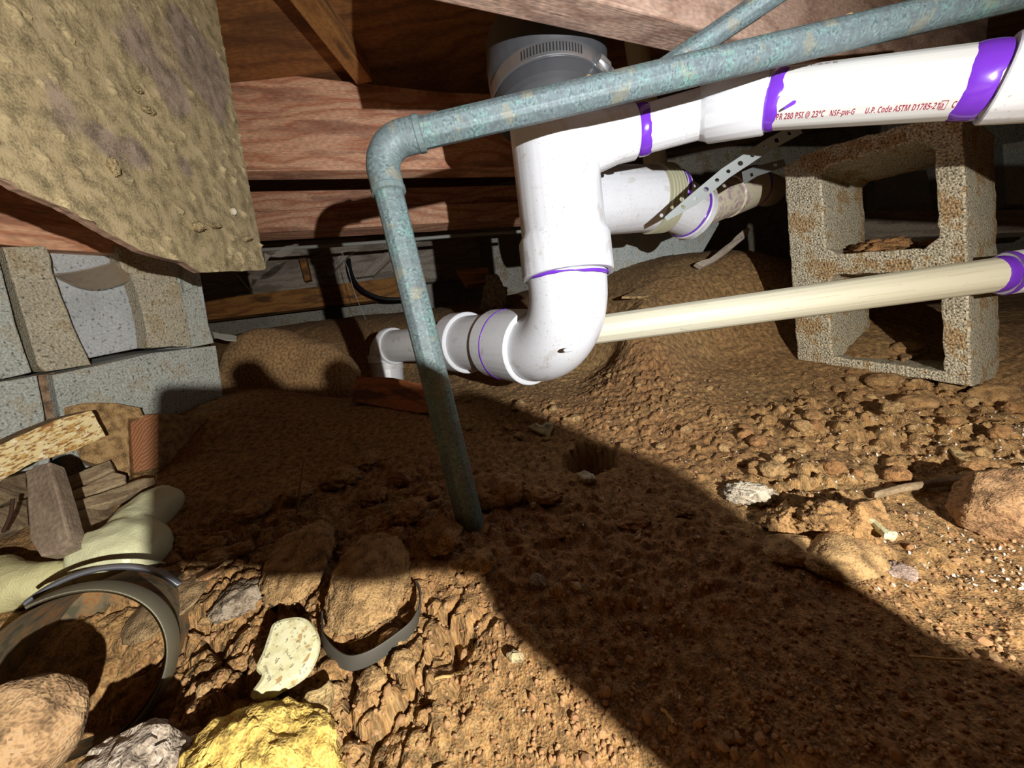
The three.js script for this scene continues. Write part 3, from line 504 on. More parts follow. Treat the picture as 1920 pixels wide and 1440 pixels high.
{
  const T = at(1031, 200, .540), Bt = at(1064, 515, .556), ax = Bt.clone().sub(T).normalize(), sOf = (px, py, z) => at(px, py, z).sub(T).dot(ax);
  const t = thing('drain_assembly', 'white plastic drain tee with lower elbow and long branch pipe banded in purple primer', 'drain pipe', at(1060, 640, .57));
  const sH0 = sOf(1056, 440, .542), sH1 = sOf(1064, 515, .546);
  // tee: stack body with its lower socket
  meshW('tee_body', latheGeo(T, Bt, [[-.02, .0596], [sH0 - .004, .0596], [sH0 + .004, .0645], [sH0 + .006, .0652], [sH1 - .0015, .0655], [sH1, .064], [sH1, .0575], [sH1 - .03, .0570]], 72, { uvMetres: true, uvRadius: .06 }), pvc, t);
  const Q0 = at(1043, 279, .542), Q1 = at(1197, 246, .534), Q2 = at(1322, 212, .515), Q3 = at(1440, 189, .475), Q5 = at(1850, 152, .378);
  const brL = Q0.distanceTo(Q1) - .006;
  meshW('tee_branch', latheGeo(Q0, Q1, [[0.03, .046], [.062, .0405], [.085, .0355], [brL - .0015, .0348], [brL, .0335], [brL, .0302], [brL - .01, .0300]], 64, { uvMetres: true, uvRadius: .035 }), pvc, t);
  // sweep that fills the crotch under the branch
  meshW('tee_sweep', sdfGeo([[along(T, Bt, .075), .0575, along(T, Bt, .03), .0578], [along(T, Bt, .068), .046, along(Q0, Q1, .045), .030], [Q0, .048, along(Q0, Q1, .06), .030]], .0032, .02), pvc, t);
  // shallow bend and its socket
  const H0 = along(Q2, Q3, .006), H1 = Q3, hl = H0.distanceTo(H1);
  meshW('bend', latheGeo(along(Q1, Q2, -.02), along(Q1, Q2, .3), [[0, .0302], [Q1.distanceTo(Q2) + .022, .0302]], 56, { uvMetres: true, uvRadius: .03 }), pvc, t);
  meshW('bend_socket', latheGeo(H0, H1, [[-.014, .0305], [-.003, .0335], [.002, .0368], [hl - .0015, .0370], [hl, .0360], [hl, .0319], [hl - .01, .0317]], 64, { uvMetres: true, uvRadius: .035 }), stampMaterial(), t);
  // long branch pipe with red print
  const Q4 = along(Q3, Q5, Q3.distanceTo(Q5) + .01), pL = Q3.distanceTo(Q4);
  meshW('branch_pipe', latheGeo(along(Q3, Q4, -.02), Q4, [[0, .0318], [pL + .02, .0318]], 72, { len: pL + .02 }), printMaterial(pL + .02), t);
  // coupling at the frame's edge
  const E = Q3.clone().lerp(Q5, 1).addScaledVector(Q5.clone().sub(Q3).normalize(), .006), E2 = along(Q3, Q5, Q3.distanceTo(Q5) + .2), cl = .055;
  meshW('coupling', latheGeo(E, E2, [[0, .0319], [0, .0358], [.0015, .0370], [cl - .0015, .0370], [cl, .0358], [cl, .0319]], 64, { uvMetres: true, uvRadius: .035 }), pvc, t);
  meshW('branch_pipe', latheGeo(along(E, E2, .05), along(E, E2, .34), [[0, .0318], [.29, .0318]], 64, { uvMetres: true, uvRadius: .03 }), pvc, t);
  const PR = (A, B, a, b, r, o, lab) => { const m = meshW('primer_band', primerGeo(A, B, a, b, r, o), primer, t); m.userData.label = lab || 'glossy purple primer band'; };
  PR(Q1, Q2, -.002, .012, .0316, { seed: 3 }); PR(Q3, Q5, .000, .015, .0321, { seed: 8, amp: .35 }); PR(Q3, Q5, Q3.distanceTo(Q5) - .018, Q3.distanceTo(Q5) + .006, .0322, { seed: 14, amp: .22 });
  PR(E, E2, cl - .002, cl + .02, .0322, { seed: 21, amp: .4 }); PR(Bt, at(1070, 640, .57), .000, .004, .0578, { seed: 30, amp: .8 });
  { const p = along(Q3, Q5, .022), out = dirW(-.25, .62, -.75).normalize(); meshW('primer_drip', sdfGeo([[p.clone().addScaledVector(out, .0316).add(dirW(.004, -.003, 0)), .0034, p.clone().addScaledVector(out, .0316).add(dirW(-.012, .0065, .004)), .0012]], .0011, .002), primer, t).userData.label = 'purple primer drip'; }
  // quarter bend below the tee
  const C = at(1071, 648, .582), E1 = at(1000, 652, .66), bend = bendCurve(along(Bt, T, .03), C, E1, .082);
  meshW('quarter_bend', tubeGeo(null, .0572, 72, 72, { curve: new THREE.CatmullRomCurve3(bend, false, 'centripetal') }), pvc, t);
  meshW('mould_mark', lumpGeo(at(1066, 656, .5285), [.0075, .0032, .004], { detail: 5, rough: .05, facet: .1 }), pvc, t);
  const H2 = at(930, 644, .745), P1 = at(880, 643, .815), P2 = at(846, 642, .872), P3 = at(736, 649, 1.02);
  meshW('bend_hub', latheGeo(E1, H2, hub(.0655, E1.distanceTo(H2), .0570), 72, { uvMetres: true, uvRadius: .065 }), pvc, t);
  PR(E1, H2, E1.distanceTo(H2) * .62, E1.distanceTo(H2) * .62 + .003, .0655, { seed: 40, amp: .5 });
  meshW('nipple', latheGeo(along(H2, P1, -.02), along(H2, P1, H2.distanceTo(P1) + .02), [[0, .0572], [H2.distanceTo(P1) + .04, .0572]], 64, { uvMetres: true, uvRadius: .06 }), pvc, t);
  meshW('reducer', latheGeo(P1, P2, [[0, .057], [0, .0635], [.0015, .065], [.045, .065], [.062, .05], [.085, .046], [.086, .041]], 64, { uvMetres: true, uvRadius: .065 }), pvc, t);
  const P2b = along(P1, P2, .06);
  meshW('outlet_pipe', latheGeo(P2b, P3, [[0, .0415], [P2b.distanceTo(P3), .0415]], 56, { uvMetres: true, uvRadius: .04 }), pvcGrey, t);
  const dn = dirW(.05, 1, .12).normalize(), P4 = P3.clone().addScaledVector(dn, .05), inw = P3.clone().sub(P2b).normalize();
  meshW('end_ring', latheGeo(P3.clone().addScaledVector(inw, -.012), P3.clone().addScaledVector(inw, .03), [[0, .042], [0, .0475], [.0015, .0485], [.022, .0485], [.024, .046]], 56, { uvMetres: true, uvRadius: .05 }), pvc, t);
  meshW('end_elbow', tubeGeo(null, .0435, 40, 40, { curve: new THREE.CatmullRomCurve3(bendCurve(P3.clone().addScaledVector(inw, .0), P3.clone().addScaledVector(inw, .035), P3.clone().addScaledVector(inw, .035).addScaledVector(dn, .06), .03)) }), pvcGrey, t);
  const P5 = P3.clone().addScaledVector(inw, .035).addScaledVector(dn, .022);
  meshW('end_hub', latheGeo(P5, P5.clone().addScaledVector(dn, .1), [[0, .040], [0, .0465], [.0015, .0475], [.02, .0475], [.022, .0415], [.16, .0415]], 56, { uvMetres: true, uvRadius: .05 }), pvc, t);
}
function canvasTex(w, h, draw) { const c = document.createElement('canvas'); c.width = w; c.height = h; const x = c.getContext('2d'); draw(x, w, h); const t = new THREE.CanvasTexture(c); t.colorSpace = THREE.SRGBColorSpace; t.wrapS = t.wrapT = THREE.RepeatWrapping; return t; }
function grime(x, w, h, n, s0) { let s = s0; const r = () => (s = (s * 16807) % 2147483647) / 2147483647; for (let i = 0; i < n; i++) { x.strokeStyle = `rgba(120,110,95,${0.05 + 0.16 * r()})`; x.lineWidth = 1 + 2 * r(); const a = r() * w, b = r() * h; x.beginPath(); x.moveTo(a, b); x.lineTo(a + (r() - .3) * 60, b + (r() - .5) * 20); x.stroke(); } }
function printMaterial(len) {
  const t = canvasTex(2048, 1024, (x, w, h) => {
    x.fillStyle = '#ecebe6'; x.fillRect(0, 0, w, h); grime(x, w, h, 90, 99);
    const k = w / len, row = rowAt(h, 73), red = '#a3283c';
    letters(x, 'PR 280 PSI @ 23°C', .036 * k, row, 52, red, 'sans-serif', 1.02, 'bold'); letters(x, 'NSF-pw-G', .088 * k, row, 46, red, 'sans-serif', 1.0, 'bold'); letters(x, 'U.P. Code ASTM D1785-21a', .119 * k, row, 46, red, 'sans-serif', 1.0, 'bold'); x.strokeStyle = red; x.lineWidth = 4; x.strokeRect(.1775 * k, row - 22, 44, 44); letters(x, 'CP-11', .186 * k, row, 46, red, 'sans-serif', 1, 'bold');
    letters(x, 'XYERB60CES 17:26:07 RE', .030 * k, rowAt(h, -28), 36, '#3a3a3a', 'monospace', 1.0, 'bold');
  });
  return new THREE.MeshPhysicalMaterial({ map: t, color: new THREE.Color().setRGB(.75, .765, .785), roughness: .38, clearcoat: .15 });
}
function stampMaterial() {
  const t = canvasTex(1024, 1024, (x, w, h) => { x.fillStyle = '#f0f0f0'; x.fillRect(0, 0, w, h); grime(x, w, h, 40, 7); x.fillStyle = '#2e2e34'; for (let c = 0; c < 4; c++) for (let r = 0; r < 7; r++) if ((c * 5 + r * 3) % 4) { x.fillRect(96 + c * 13, 4 + r * 9, 10, 5); } });
  t.repeat.set(5, 5); return new THREE.MeshPhysicalMaterial({ map: t, color: new THREE.Color().setRGB(.71, .725, .755), roughness: .38, clearcoat: .15 });
}
// flexible coupling over the tee
const rubber = new THREE.MeshPhysicalMaterial({ color: new THREE.Color().setRGB(.045, .047, .052), roughness: .42, clearcoat: .15, clearcoatRoughness: .4 });
const steel = new THREE.MeshStandardMaterial({ color: 0xb9bcc0, metalness: .9, roughness: .32 });
{
  const A = at(1021, 88, .540), B = at(1032, 228, .540), t = thing('rubber_coupling', 'dark rubber coupling with a slotted steel hose clamp on top of the tee', 'coupling', at(1030, 200, .53)), L = A.distanceTo(B);
  meshW('sleeve', latheGeo(A, B, [[-.002, .061], [-.002, .0800], [0, .0825], [.03, .0835], [.052, .0820], [.056, .0790], [.080, .0770], [.082, .0785], [.096, .0770], [.100, .072], [.100, .061]], 72), rubber, t);
  const band = meshW('clamp_band', latheGeo(A, B, [[.060, .0775], [.060, .0798], [.0605, .0804], [.0775, .0792], [.078, .0786], [.078, .0765]], 72), steel, t);
  const y = B.clone().sub(A).normalize(), x = V().crossVectors(y, dirW(0, 0, -1)).normalize(), z = V().crossVectors(x, y);
  for (let i = 0; i < 20; i++) { const a = -0.10 - i * 0.05 + 0.62, c = A.clone().addScaledVector(y, .069).addScaledVector(z, Math.cos(a) * .0797).addScaledVector(x, Math.sin(a) * .0797); const g = new THREE.BoxGeometry(.0016, .0105, .001); const n = z.clone().multiplyScalar(Math.cos(a)).addScaledVector(x, Math.sin(a)); g.applyMatrix4(new THREE.Matrix4().makeBasis(V().crossVectors(y, n), y, n).setPosition(c)); meshW('slot', g, plain(0x121212, .8), band); }
  const s = at(1128, 121, .482), q = dirW(.8, .25, .5).normalize(); meshW('screw_housing', latheGeo(s.clone().addScaledVector(q, -.008), s.clone().addScaledVector(q, .018), [[0, .0001], [0, .0075], [.002, .0085], [.016, .0085], [.02, .006], [.024, .006], [.024, .0001]], 24), steel, t);
  meshW('riser_pipe', latheGeo(A, A.clone().addScaledVector(y, -.3), [[-.03, .057], [.3, .057]], 48), plain(0x6a645c, .7), t);
}
// ------------------------------------------------------------------ copper
const patina = (() => {
  const map = tex(1024, 512, (u, v) => {
    const a = tfbm(u, v, 36, 18, 4, 80), b = tfbm(u, v, 120, 64, 3, 84), c = tfbm(u, v, 10, 5, 4, 88), d = tfbm(u, v, 160, 80, 2, 91);
    let k = mix3(hex(0x5b666b), hex(0x76898a), clamp(.5 + 1.3 * a)); k = mix3(k, hex(0x6fa79c), sm(.0, .5, b * .7 + c * .9) * .55); k = mix3(k, hex(0x3c484e), sm(.08, .35, a * .6 - b * .6 + .04) * .6);
    k = mix3(k, hex(0xa0b0ac), sm(.22, .38, d) * .45); k = mix3(k, hex(0x9a8a6c), sm(.14, .4, tfbm(u, v, 12, 7, 5, 95)) * .4); return k; });
  rep(map, 3.2, 4); return new THREE.MeshStandardMaterial({ map, roughness: .6, metalness: .15 });
})();
{
  const K = at(707, 270, .402), R = at(1990, -32, .398), Bm = at(884, 1000, .432), low = at(904, 1070, .437), t = thing('copper_pipe', 'green-grey weathered copper pipe standing in the soil and turning over the white drain', 'pipe', Bm);
  const uH = R.clone().sub(K).normalize(), uV = Bm.clone().sub(K).normalize(), a = K.clone().addScaledVector(uV, .045), b = K.clone().addScaledVector(uH, .045);
  meshW('vertical_run', latheGeo(a, low, [[0, .0151], [a.distanceTo(low), .0151]], 48, { uvMetres: true, uvRadius: .017 }), patina, t);
  meshW('horizontal_run', latheGeo(b, R, [[0, .0153], [b.distanceTo(R), .0153]], 48, { uvMetres: true, uvRadius: .017 }), patina, t);
  const e = meshW('elbow', tubeGeo(null, .0172, 48, 40, { curve: new THREE.CatmullRomCurve3(bendCurve(K.clone().addScaledVector(uV, .045), K, K.clone().addScaledVector(uH, .047), .03)), du: .4 }), patina, t);
  meshW('collar', latheGeo(K.clone().addScaledVector(uV, .045), K.clone().addScaledVector(uV, .2), [[0, .0172], [.001, .0180], [.0065, .0180], [.0075, .0153]], 40, { uvMetres: true }), patina, e);
  meshW('collar', latheGeo(K.clone().addScaledVector(uH, .042), K.clone().addScaledVector(uH, .2), [[0, .0172], [.001, .0180], [.0065, .0180], [.0075, .0153]], 40, { uvMetres: true }), patina, e);
  // dust and crumbs lying along the top of the level run
  const top = V(0, 1, 0).addScaledVector(uH, -uH.y).normalize();
  for (let i = 0; i < 5; i++) { const m = meshW('dust_crumb', lumpGeo(K.clone().addScaledVector(uH, .22 + .09 * i + .03 * rnd()).addScaledVector(top, .0155), [.004, .002, .003], { detail: 3 }), M.clayPale, t); }
}
{ const A = at(1216, 148, .475), B = at(1540, -70, .405); tag(meshW('copper_pipe', latheGeo(A, B, [[0, .0118], [A.distanceTo(B), .0118]], 40, { uvMetres: true, uvRadius: .017 }), patina), 'second copper pipe climbing along the girder face', 'pipe'); }
// ------------------------------------------------------------------ old drain running low in front of the standing block
{
  const A = at(1098, 621, .655), B = at(1884, 513, .535), t = thing('drain_pipe', 'yellowed thin plastic drain pipe running level past the hollow block', 'pipe', A.clone().lerp(B, .5)), L = A.distanceTo(B), u = B.clone().sub(A).normalize();
  const map = canvasTex(2048, 512, (x, w, h) => { x.fillStyle = '#e9e6d6'; x.fillRect(0, 0, w, h); grime(x, w, h, 260, 31); let s = 5; const r = () => (s = (s * 16807) % 2147483647) / 2147483647; for (let i = 0; i < 160; i++) { x.strokeStyle = `rgba(${150 + 40 * r() | 0},${140 + 30 * r() | 0},100,${.06 + .14 * r()})`; x.lineWidth = 1 + 5 * r(); const a = r() * w, b = r() * h; x.beginPath(); x.moveTo(a, b); x.lineTo(a + 80 + 200 * r(), b + (r() - .5) * 8); x.stroke(); } x.strokeStyle = 'rgba(70,70,62,.55)'; x.lineWidth = 2; x.beginPath(); x.moveTo(520, 440); x.lineTo(600, 400); x.lineTo(660, 410); x.lineTo(650, 380); x.stroke(); });
  meshW('pipe', latheGeo(A, B, [[0, .0240], [L, .0240]], 56, { len: L }), new THREE.MeshStandardMaterial({ map, color: new THREE.Color().setRGB(.78, .77, .70), roughness: .55 }), t);
  const c = meshW('coupling', latheGeo(B, B.clone().addScaledVector(u, .3), [[0, .0242], [0, .0285], [.0015, .0295], [.08, .0295], [.2, .0295]], 48, { uvMetres: true, uvRadius: .03 }), pvc, t);
  const m = meshW('primer_band', primerGeo(A, B, L - .014, L + .002, .0243, { seed: 60, amp: .3 }), primer, t); m.userData.label = 'glossy purple primer band'; meshW('primer_band', primerGeo(B, B.clone().addScaledVector(u, .3), -.0012, .004, .0289, { seed: 63, amp: .3 }), primer, t);
}
// ------------------------------------------------------------------ second drain behind the tee
{
  const A = at(1085, 378, .74), B = at(1214, 374, .795), C = along(A, B, A.distanceTo(B) + .055), D = at(1292, 397, .85), E = at(1412, 350, .95), t = thing('rear_drain', 'stained plastic drain with a ribbed threaded collar behind the tee', 'drain pipe', at(1290, 440, .85));
  const ln = A.distanceTo(B);
  meshW('body', latheGeo(A, B, [[0, .066], [.055, .066], [.056, .0635], [ln, .0635]], 64, { uvMetres: true, uvRadius: .06 }), pvc, t);
  const prof = [[0, .061]]; for (let i = 0; i < 5; i++) { const s = .003 + i * .0078; prof.push([s, .0585], [s + .002, .0585], [s + .0032, .0675], [s + .0062, .0675], [s + .0074, .0585]); } prof.push([.045, .058]);
  meshW('threaded_collar', latheGeo(B, along(B, C, 1), prof, 64), new THREE.MeshStandardMaterial({ color: 0xb8b69a, roughness: .4 }), t);
  const C0 = along(B, C, .043), cd = D.clone().sub(C0), cl = cd.length();
  meshW('adapter', latheGeo(C0, D, [[-.004, .0596], [.01, .0605], [.014, .060], [.018, .054], [cl, .052], [cl, .056], [cl + .002, .0575], [cl + .016, .0575], [cl + .018, .05]], 64, { uvMetres: true, uvRadius: .06 }), pvc, t);
  meshW('primer_band', primerGeo(C0, D, .000, .008, .0605, { seed: 71, amp: .4 }), primer, t).userData.label = 'purple primer band'; meshW('primer_band', primerGeo(C0, D, cl - .006, cl, .0545, { seed: 72, amp: .4 }), primer, t);
  const D0 = D, le = D0.distanceTo(E);
  const stained = canvasTex(512, 512, (x, w, h) => { x.fillStyle = '#e6e0cc'; x.fillRect(0, 0, w, h); let s = 17; const r = () => (s = (s * 16807) % 2147483647) / 2147483647; for (let i = 0; i < 260; i++) { x.fillStyle = `rgba(${105 + 40 * r() | 0},${50 + 40 * r() | 0},${130 + 30 * r() | 0},${.08 + .2 * r()})`; x.beginPath(); x.ellipse(200 + 190 * (r() + r() - 1), r() * h, 4 + 18 * r(), 3 + 10 * r(), r() * 3, 0, 7); x.fill(); } for (let i = 0; i < 8; i++) { x.fillStyle = '#4a2c22'; x.beginPath(); x.arc(r() * w, r() * h, 3 + 4 * r(), 0, 7); x.fill(); } });
  meshW('stained_pipe', latheGeo(D0, E, [[0, .0445], [le * .55, .0445], [le * .56, .0475], [le, .0475], [le, .040]], 56, { len: le }), new THREE.MeshStandardMaterial({ map: stained, color: new THREE.Color().setRGB(.82, .80, .74), roughness: .5 }), t);
  meshW('primer_band', primerGeo(D0, E, le - .012, le - .003, .0477, { seed: 74, amp: .5 }), primer, t);
  meshW('tail_pipe', latheGeo(E, E.clone().add(dirW(.12, -.05, .12)), [[-.01, .04], [.18, .04]], 40, { uvMetres: true, uvRadius: .04 }), pvcOld, t);
  tag(meshW('vent_pipe', latheGeo(at(1233, 330, .92), at(1212, 200, .92), [[0, .001], [0, .030], [.012, .030], [.0125, .026], [.4, .026]], 40, { uvMetres: true, uvRadius: .03 }), pvcOld), 'short upright white vent pipe behind the branch', 'pipe');
}
// perforated hanger strap
{
  const pl = plane3([1497, 247, .60], [1248, 411, .66], [1380, 345, .635]); const c = [[1500, 240], [1440, 272], [1360, 325], [1300, 375], [1248, 411]], W = 11;
  const side = s => c.map((p, i) => { const a = c[Math.max(0, i - 1)], b = c[Math.min(c.length - 1, i + 1)], L = Math.hypot(b[0] - a[0], b[1] - a[1]), w = i === c.length - 1 ? 4 : W; return [p[0] - (b[1] - a[1]) / L * s * w, p[1] + (b[0] - a[0]) / L * s * w]; });
  const cum = [0]; for (let i = 1; i < c.length; i++) cum.push(cum[i - 1] + Math.hypot(c[i][0] - c[i - 1][0], c[i][1] - c[i - 1][1]));
  const on = s => { let i = 1; while (i < c.length - 1 && cum[i] < s) i++; const t = (s - cum[i - 1]) / (cum[i] - cum[i - 1]); return [mix(c[i - 1][0], c[i][0], t), mix(c[i - 1][1], c[i][1], t)]; };
  const holes = []; for (let s = 22, k = 0; s < cum.at(-1) - 20; s += 27, k++) { const [x, y] = on(s), r = k % 3 === 1 ? 4.6 : 3.6; holes.push(Array.from({ length: 12 }, (_, i) => [x + r * 1.15 * Math.cos(i / 12 * 6.283), y + r * Math.sin(i / 12 * 6.283)])); }
  tag(slab('hanger_strap', [...side(-1), ...side(1).reverse()], pl, .0012, new THREE.MeshStandardMaterial({ color: 0x9aa0a0, metalness: .5, roughness: .45 }), { holes, bevel: 0 }), 'perforated galvanised hanger strap slung past the rear drain', 'strap');
  const p2 = plane3([1400, 345, .7], [1480, 300, .74], [1440, 330, .72]);
  tag(slab('hanger_strap', [[1392, 322], [1415, 312], [1470, 298], [1474, 312], [1420, 330], [1396, 345]], p2, .0012, new THREE.MeshStandardMaterial({ color: 0x8f9494, metalness: .5, roughness: .45 }), { bevel: 0, holes: [[[1406, 326], [1412, 323], [1414, 329], [1408, 332]], [[1450, 308], [1456, 306], [1457, 311], [1451, 313]]] }), 'short bent strap end beyond the stained pipe', 'strap');
}
// ------------------------------------------------------------------ far end of the crawl space
{
  const pl = plane3([376, 563, 1.85], [744, 520, 1.95], [376, 500, 1.85]);
  tag(slab('sill_board', [[300, 572], [376, 563], [790, 514], [798, 552], [388, 600], [300, 610]], pl, .05, orangewood, { grain: [[376, 563], [744, 520]] }), 'long orange-brown sill board across the far end', 'board');
  tag(slab('rim_board', [[300, 470], [900, 430], [900, 520], [300, 568]], pl.back(.06), .04, agedwood, { grain: [[376, 563], [744, 520]] }), 'grey rim board above the sill board', 'board');
  const k = pl.back(-.005);
  tag(slab('brace', [[592, 520], [640, 474], [662, 470], [616, 516]], k, .03, agedwood), 'pale grey diagonal brace above the sill board', 'brace', 'diagonal braces');
  tag(slab('brace', [[668, 520], [724, 470], [748, 470], [700, 516]], k, .03, agedwood), 'wider grey diagonal brace by the black cable', 'brace', 'diagonal braces');
  tag(slab('brace', [[404, 520], [440, 512], [470, 548], [446, 554]], k, .03, agedwood), 'short grey brace behind the torn mud-caked edge', 'brace', 'diagonal braces');
  tag(slab('wood_block', [[560, 484], [572, 481], [582, 524], [571, 527]], pl.back(-.03), .03, orangewood), 'small upright orange wood block over the sill board', 'wood scrap');
  tag(meshW('cable', tubeGeo([[654, 486, 1.8], [658, 510, 1.78], [668, 532, 1.76], [688, 549, 1.74], [715, 559, 1.74], [748, 561, 1.75], [790, 556, 1.78]].map(a => at(...a)), .0085, 40, 10), plain(0x17181c, .6)), 'black cable hanging in a loop before the sill board', 'cable');
  // cobweb strands under the conduit
  for (const [a, b, c] of [[[640, 470, 1.5], [648, 520, 1.5], [655, 545, 1.5]], [[642, 472, 1.5], [655, 515, 1.5], [668, 560, 1.5]], [[652, 500, 1.5], [662, 540, 1.5], [690, 610, 1.5]]]) tag(meshW('cobweb_strand', tubeGeo([at(...a), at(...b), at(...c)], .0007, 12, 5), plain(0xb5b5b5, .9)), 'fine cobweb strand hanging below the conduit', 'cobweb', 'cobweb strands');
  tag(meshW('cobweb', webFan(), new THREE.MeshStandardMaterial({ color: 0xb8b4ac, roughness: 1, transparent: true, opacity: .7, side: THREE.DoubleSide })), 'pale cobweb tuft between the mud-caked board and the conduit', 'cobweb');
  // block wall behind the heap of dirt
  const pw = plane3([1142, 452, 1.22], [1349, 420, 1.30], [1142, 560, 1.22]);
  tag(slab('concrete_block', [[1120, 400], [1300, 385], [1360, 400], [1300, 504], [1120, 536]], pw, .15, cmu), 'upper smooth grey block of the rear pier behind the elbow', 'block', 'blocks of the rear pier');
  tag(slab('concrete_block', [[1120, 539], [1300, 507], [1330, 620], [1120, 640]], pw, .15, cmuDirty), 'lower paler block of the rear pier rising from the dirt heap', 'block', 'blocks of the rear pier');
  tag(slab('stick', ragged([[1306, 492], [1330, 484], [1372, 452], [1394, 430], [1406, 426], [1404, 438], [1378, 462], [1340, 490], [1318, 500]], 12, 1.5, 3), plane3([1310, 490, 1.02], [1400, 430, 1.06], [1340, 500, 1.02]), .018, agedwood), 'weathered split stick leaning on the dirt heap', 'stick');
  tag(slab('slate_chip', ragged([[1166, 556], [1196, 542], [1228, 538], [1240, 548], [1206, 556]], 10, 1), plane3([1166, 556, .96], [1240, 546, 1.0], [1200, 540, 1.03]), .006, M.clayPale), 'thin flat chip at the foot of the dirt heap', 'chip');
  tag(meshW('clay_lump', lumpGeo(at(930, 560, 1.32), [.05, .085, .05], { rough: .4, seed: 5 }), M.greyStone), 'tall brown clay lump behind the drain hubs', 'clod');
  tag(slab('wood_block', [[856, 505], [915, 500], [922, 528], [876, 534]], plane3([856, 505, 1.42], [915, 500, 1.44], [876, 534, 1.42]), .05, orangewood), 'dark wood block behind the clay lump', 'wood scrap');
  // beyond the standing block
  const pr = plane3([1860, 290, 1.25], [1960, 280, 1.2], [1860, 450, 1.25]);
  tag(slab('cross_board', [[1600, 395], [1990, 392], [1990, 432], [1600, 450]], pr.back(.05), .05, agedwood, { grain: [[1860, 290], [1960, 280]] }), 'grey board seen past the right side of the hollow block', 'board');
  tag(slab('concrete_block', [[1640, 330], [1735, 300], [1760, 460], [1650, 480]], pr.back(.2), .1, cmu), 'grey block of a far pier seen through the hollow block', 'block');
  tag(slab('concrete_block', [[1880, 270], [2010, 250], [2010, 380], [1888, 384]], pr.back(.05), .1, cmu), 'grey block above the grey board past the hollow block', 'block');
}
function webFan() { const pts = [], idx = [], n = 14; const a = at(496, 480, .74), b = at(560, 458, 1.0); for (let i = 0; i <= n; i++) { const t = i / n, p = a.clone().lerp(b, t); pts.push(p.clone().add(dirW(0, .012 * (1 - t) * (1 + n3(t * 9, 1, 1)) - .01 * Math.sin(t * 3.1), 0)), p.clone().add(dirW(0, -.006 * (1 - t) + .02 * Math.sin(t * 3.1), 0))); } for (let i = 0; i < n; i++) idx.push(2 * i, 2 * i + 1, 2 * i + 2, 2 * i + 1, 2 * i + 3, 2 * i + 2); const g = new THREE.BufferGeometry().setFromPoints(pts); g.setIndex(idx); g.computeVertexNormals(); return g; }
// clay ledge under the far bay
{ const parts = []; for (const [x, y, z, r] of [[470, 664, .98, .052], [520, 664, 1.0, .06], [570, 672, 1.0, .055], [610, 684, .99, .045], [636, 692, .97, .035]]) parts.push([at(x, y, z), r]); parts.push([at(455, 725, .96), .06, at(640, 735, .96), .05]);
  tag(meshW('clay_ledge', sdfGeo(parts, .011, .06, p => .014 * fbm(p.x * 14, p.y * 14, p.z * 14, 4)), (() => { const m = earth(.42, .27, .135); m.map = rep(m.map.clone(), 13, 13); m.bumpMap = rep(m.bumpMap.clone(), 13, 13); m.bumpScale = .0012; return m; })()), 'rounded bank of brown clay beside the low pier', 'clay bank');
  tag(slab('plastic_scrap', ragged([[398, 622], [420, 626], [462, 632], [456, 640], [420, 637], [402, 632]], 8, 1), plane3([398, 626, .93], [460, 636, .95], [420, 622, .95]), .002, plain(0xb9bab4, .5)), 'pale plastic sheet edge on top of the clay bank', 'plastic scrap'); }
{ const p = onSoil(730, 775); tag(slab('wood_board', ragged([[668, 705], [735, 708], [806, 722], [812, 777], [740, 768], [659, 752], [662, 722]], 14, 1.5), plane3([659, 752, zAt(659, 756) - .01], [812, 777, zAt(812, 781) - .01], [668, 705, zAt(659, 756) + .005]), .035, woodMaterial(0xa8663a, 0x7a4424, 0x4a2c1c, { seed: 90, rings: 3, size: .4, sizeV: .15 }), { grain: [[668, 705], [806, 722]] }), 'reddish board end lying below the drain outlet', 'board'); }

// ------------------------------------------------------------------ scrap wood and foam by the low pier
const scrapwood = woodMaterial(0xa89678, 0x7c6850, 0x5c4a38, { seed: 101, rings: 5, size: .25, sizeV: .12, stain: .5 });
const endgrain = (() => { const map = tex(256, 256, (u, v) => { const w = Math.hypot(u * .9 + .6, v - 1.4) * 13 + tfbm(u, v, 4, 4, 2, 3) * .4, k = Math.pow(.5 + .5 * Math.sin(w * 6.283), 5), s = tfbm(u, v, 50, 50, 2, 6); const c = mix3(hex(0xc08a62), hex(0x7a4c34), k * .8); return c.map(x => x * (1 + .2 * s)); }); rep(map, 14, 14); return new THREE.MeshStandardMaterial({ map, roughness: .9 }); })();
const flake = (() => { const map = tex(512, 512, (u, v) => { const a = tfbm(u, v, 10, 30, 5, 110), b = tfbm(u, v, 24, 80, 4, 114); let c = mix3(hex(0xdccb9a), hex(0xbf9c5c), sm(-.1, .25, a)); c = mix3(c, hex(0x87552f), sm(.08, .3, b + a * .5) * .8); c = mix3(c, hex(0xf0e8d0), sm(.16, .3, tfbm(u, v, 20, 44, 3, 118)) * .7); return c; }); rep(map, 6, 6); return new THREE.MeshStandardMaterial({ map, bumpMap: map, bumpScale: .002, roughness: .9 }); })();
{
  const pl = plane3([0, 870, .44], [190, 800, .52], [60, 800, .50]), t = thing('flake_board', 'yellow flaky chipboard offcut with a dusty top leaning on the pier', 'board', pl(60, 867));
  const edge = plane3([0, 870, .44], [199, 800, .52], [0, 840, .441]);
  slab('flaky_edge', ragged([[-70, 868], [0, 835], [62, 806], [120, 783], [172, 770], [199, 818], [140, 845], [62, 867], [0, 902], [-70, 938]], 10, 1.4, 2), edge, .004, flake, { bevel: .0005 }, t);
  slab('dusty_face', [[-70, 866], [0, 834], [62, 805], [120, 782], [173, 769], [198, 816], [140, 843], [62, 865], [0, 899], [-70, 935]], edge.back(.005), .06, M.clayPale, {}, t);
}
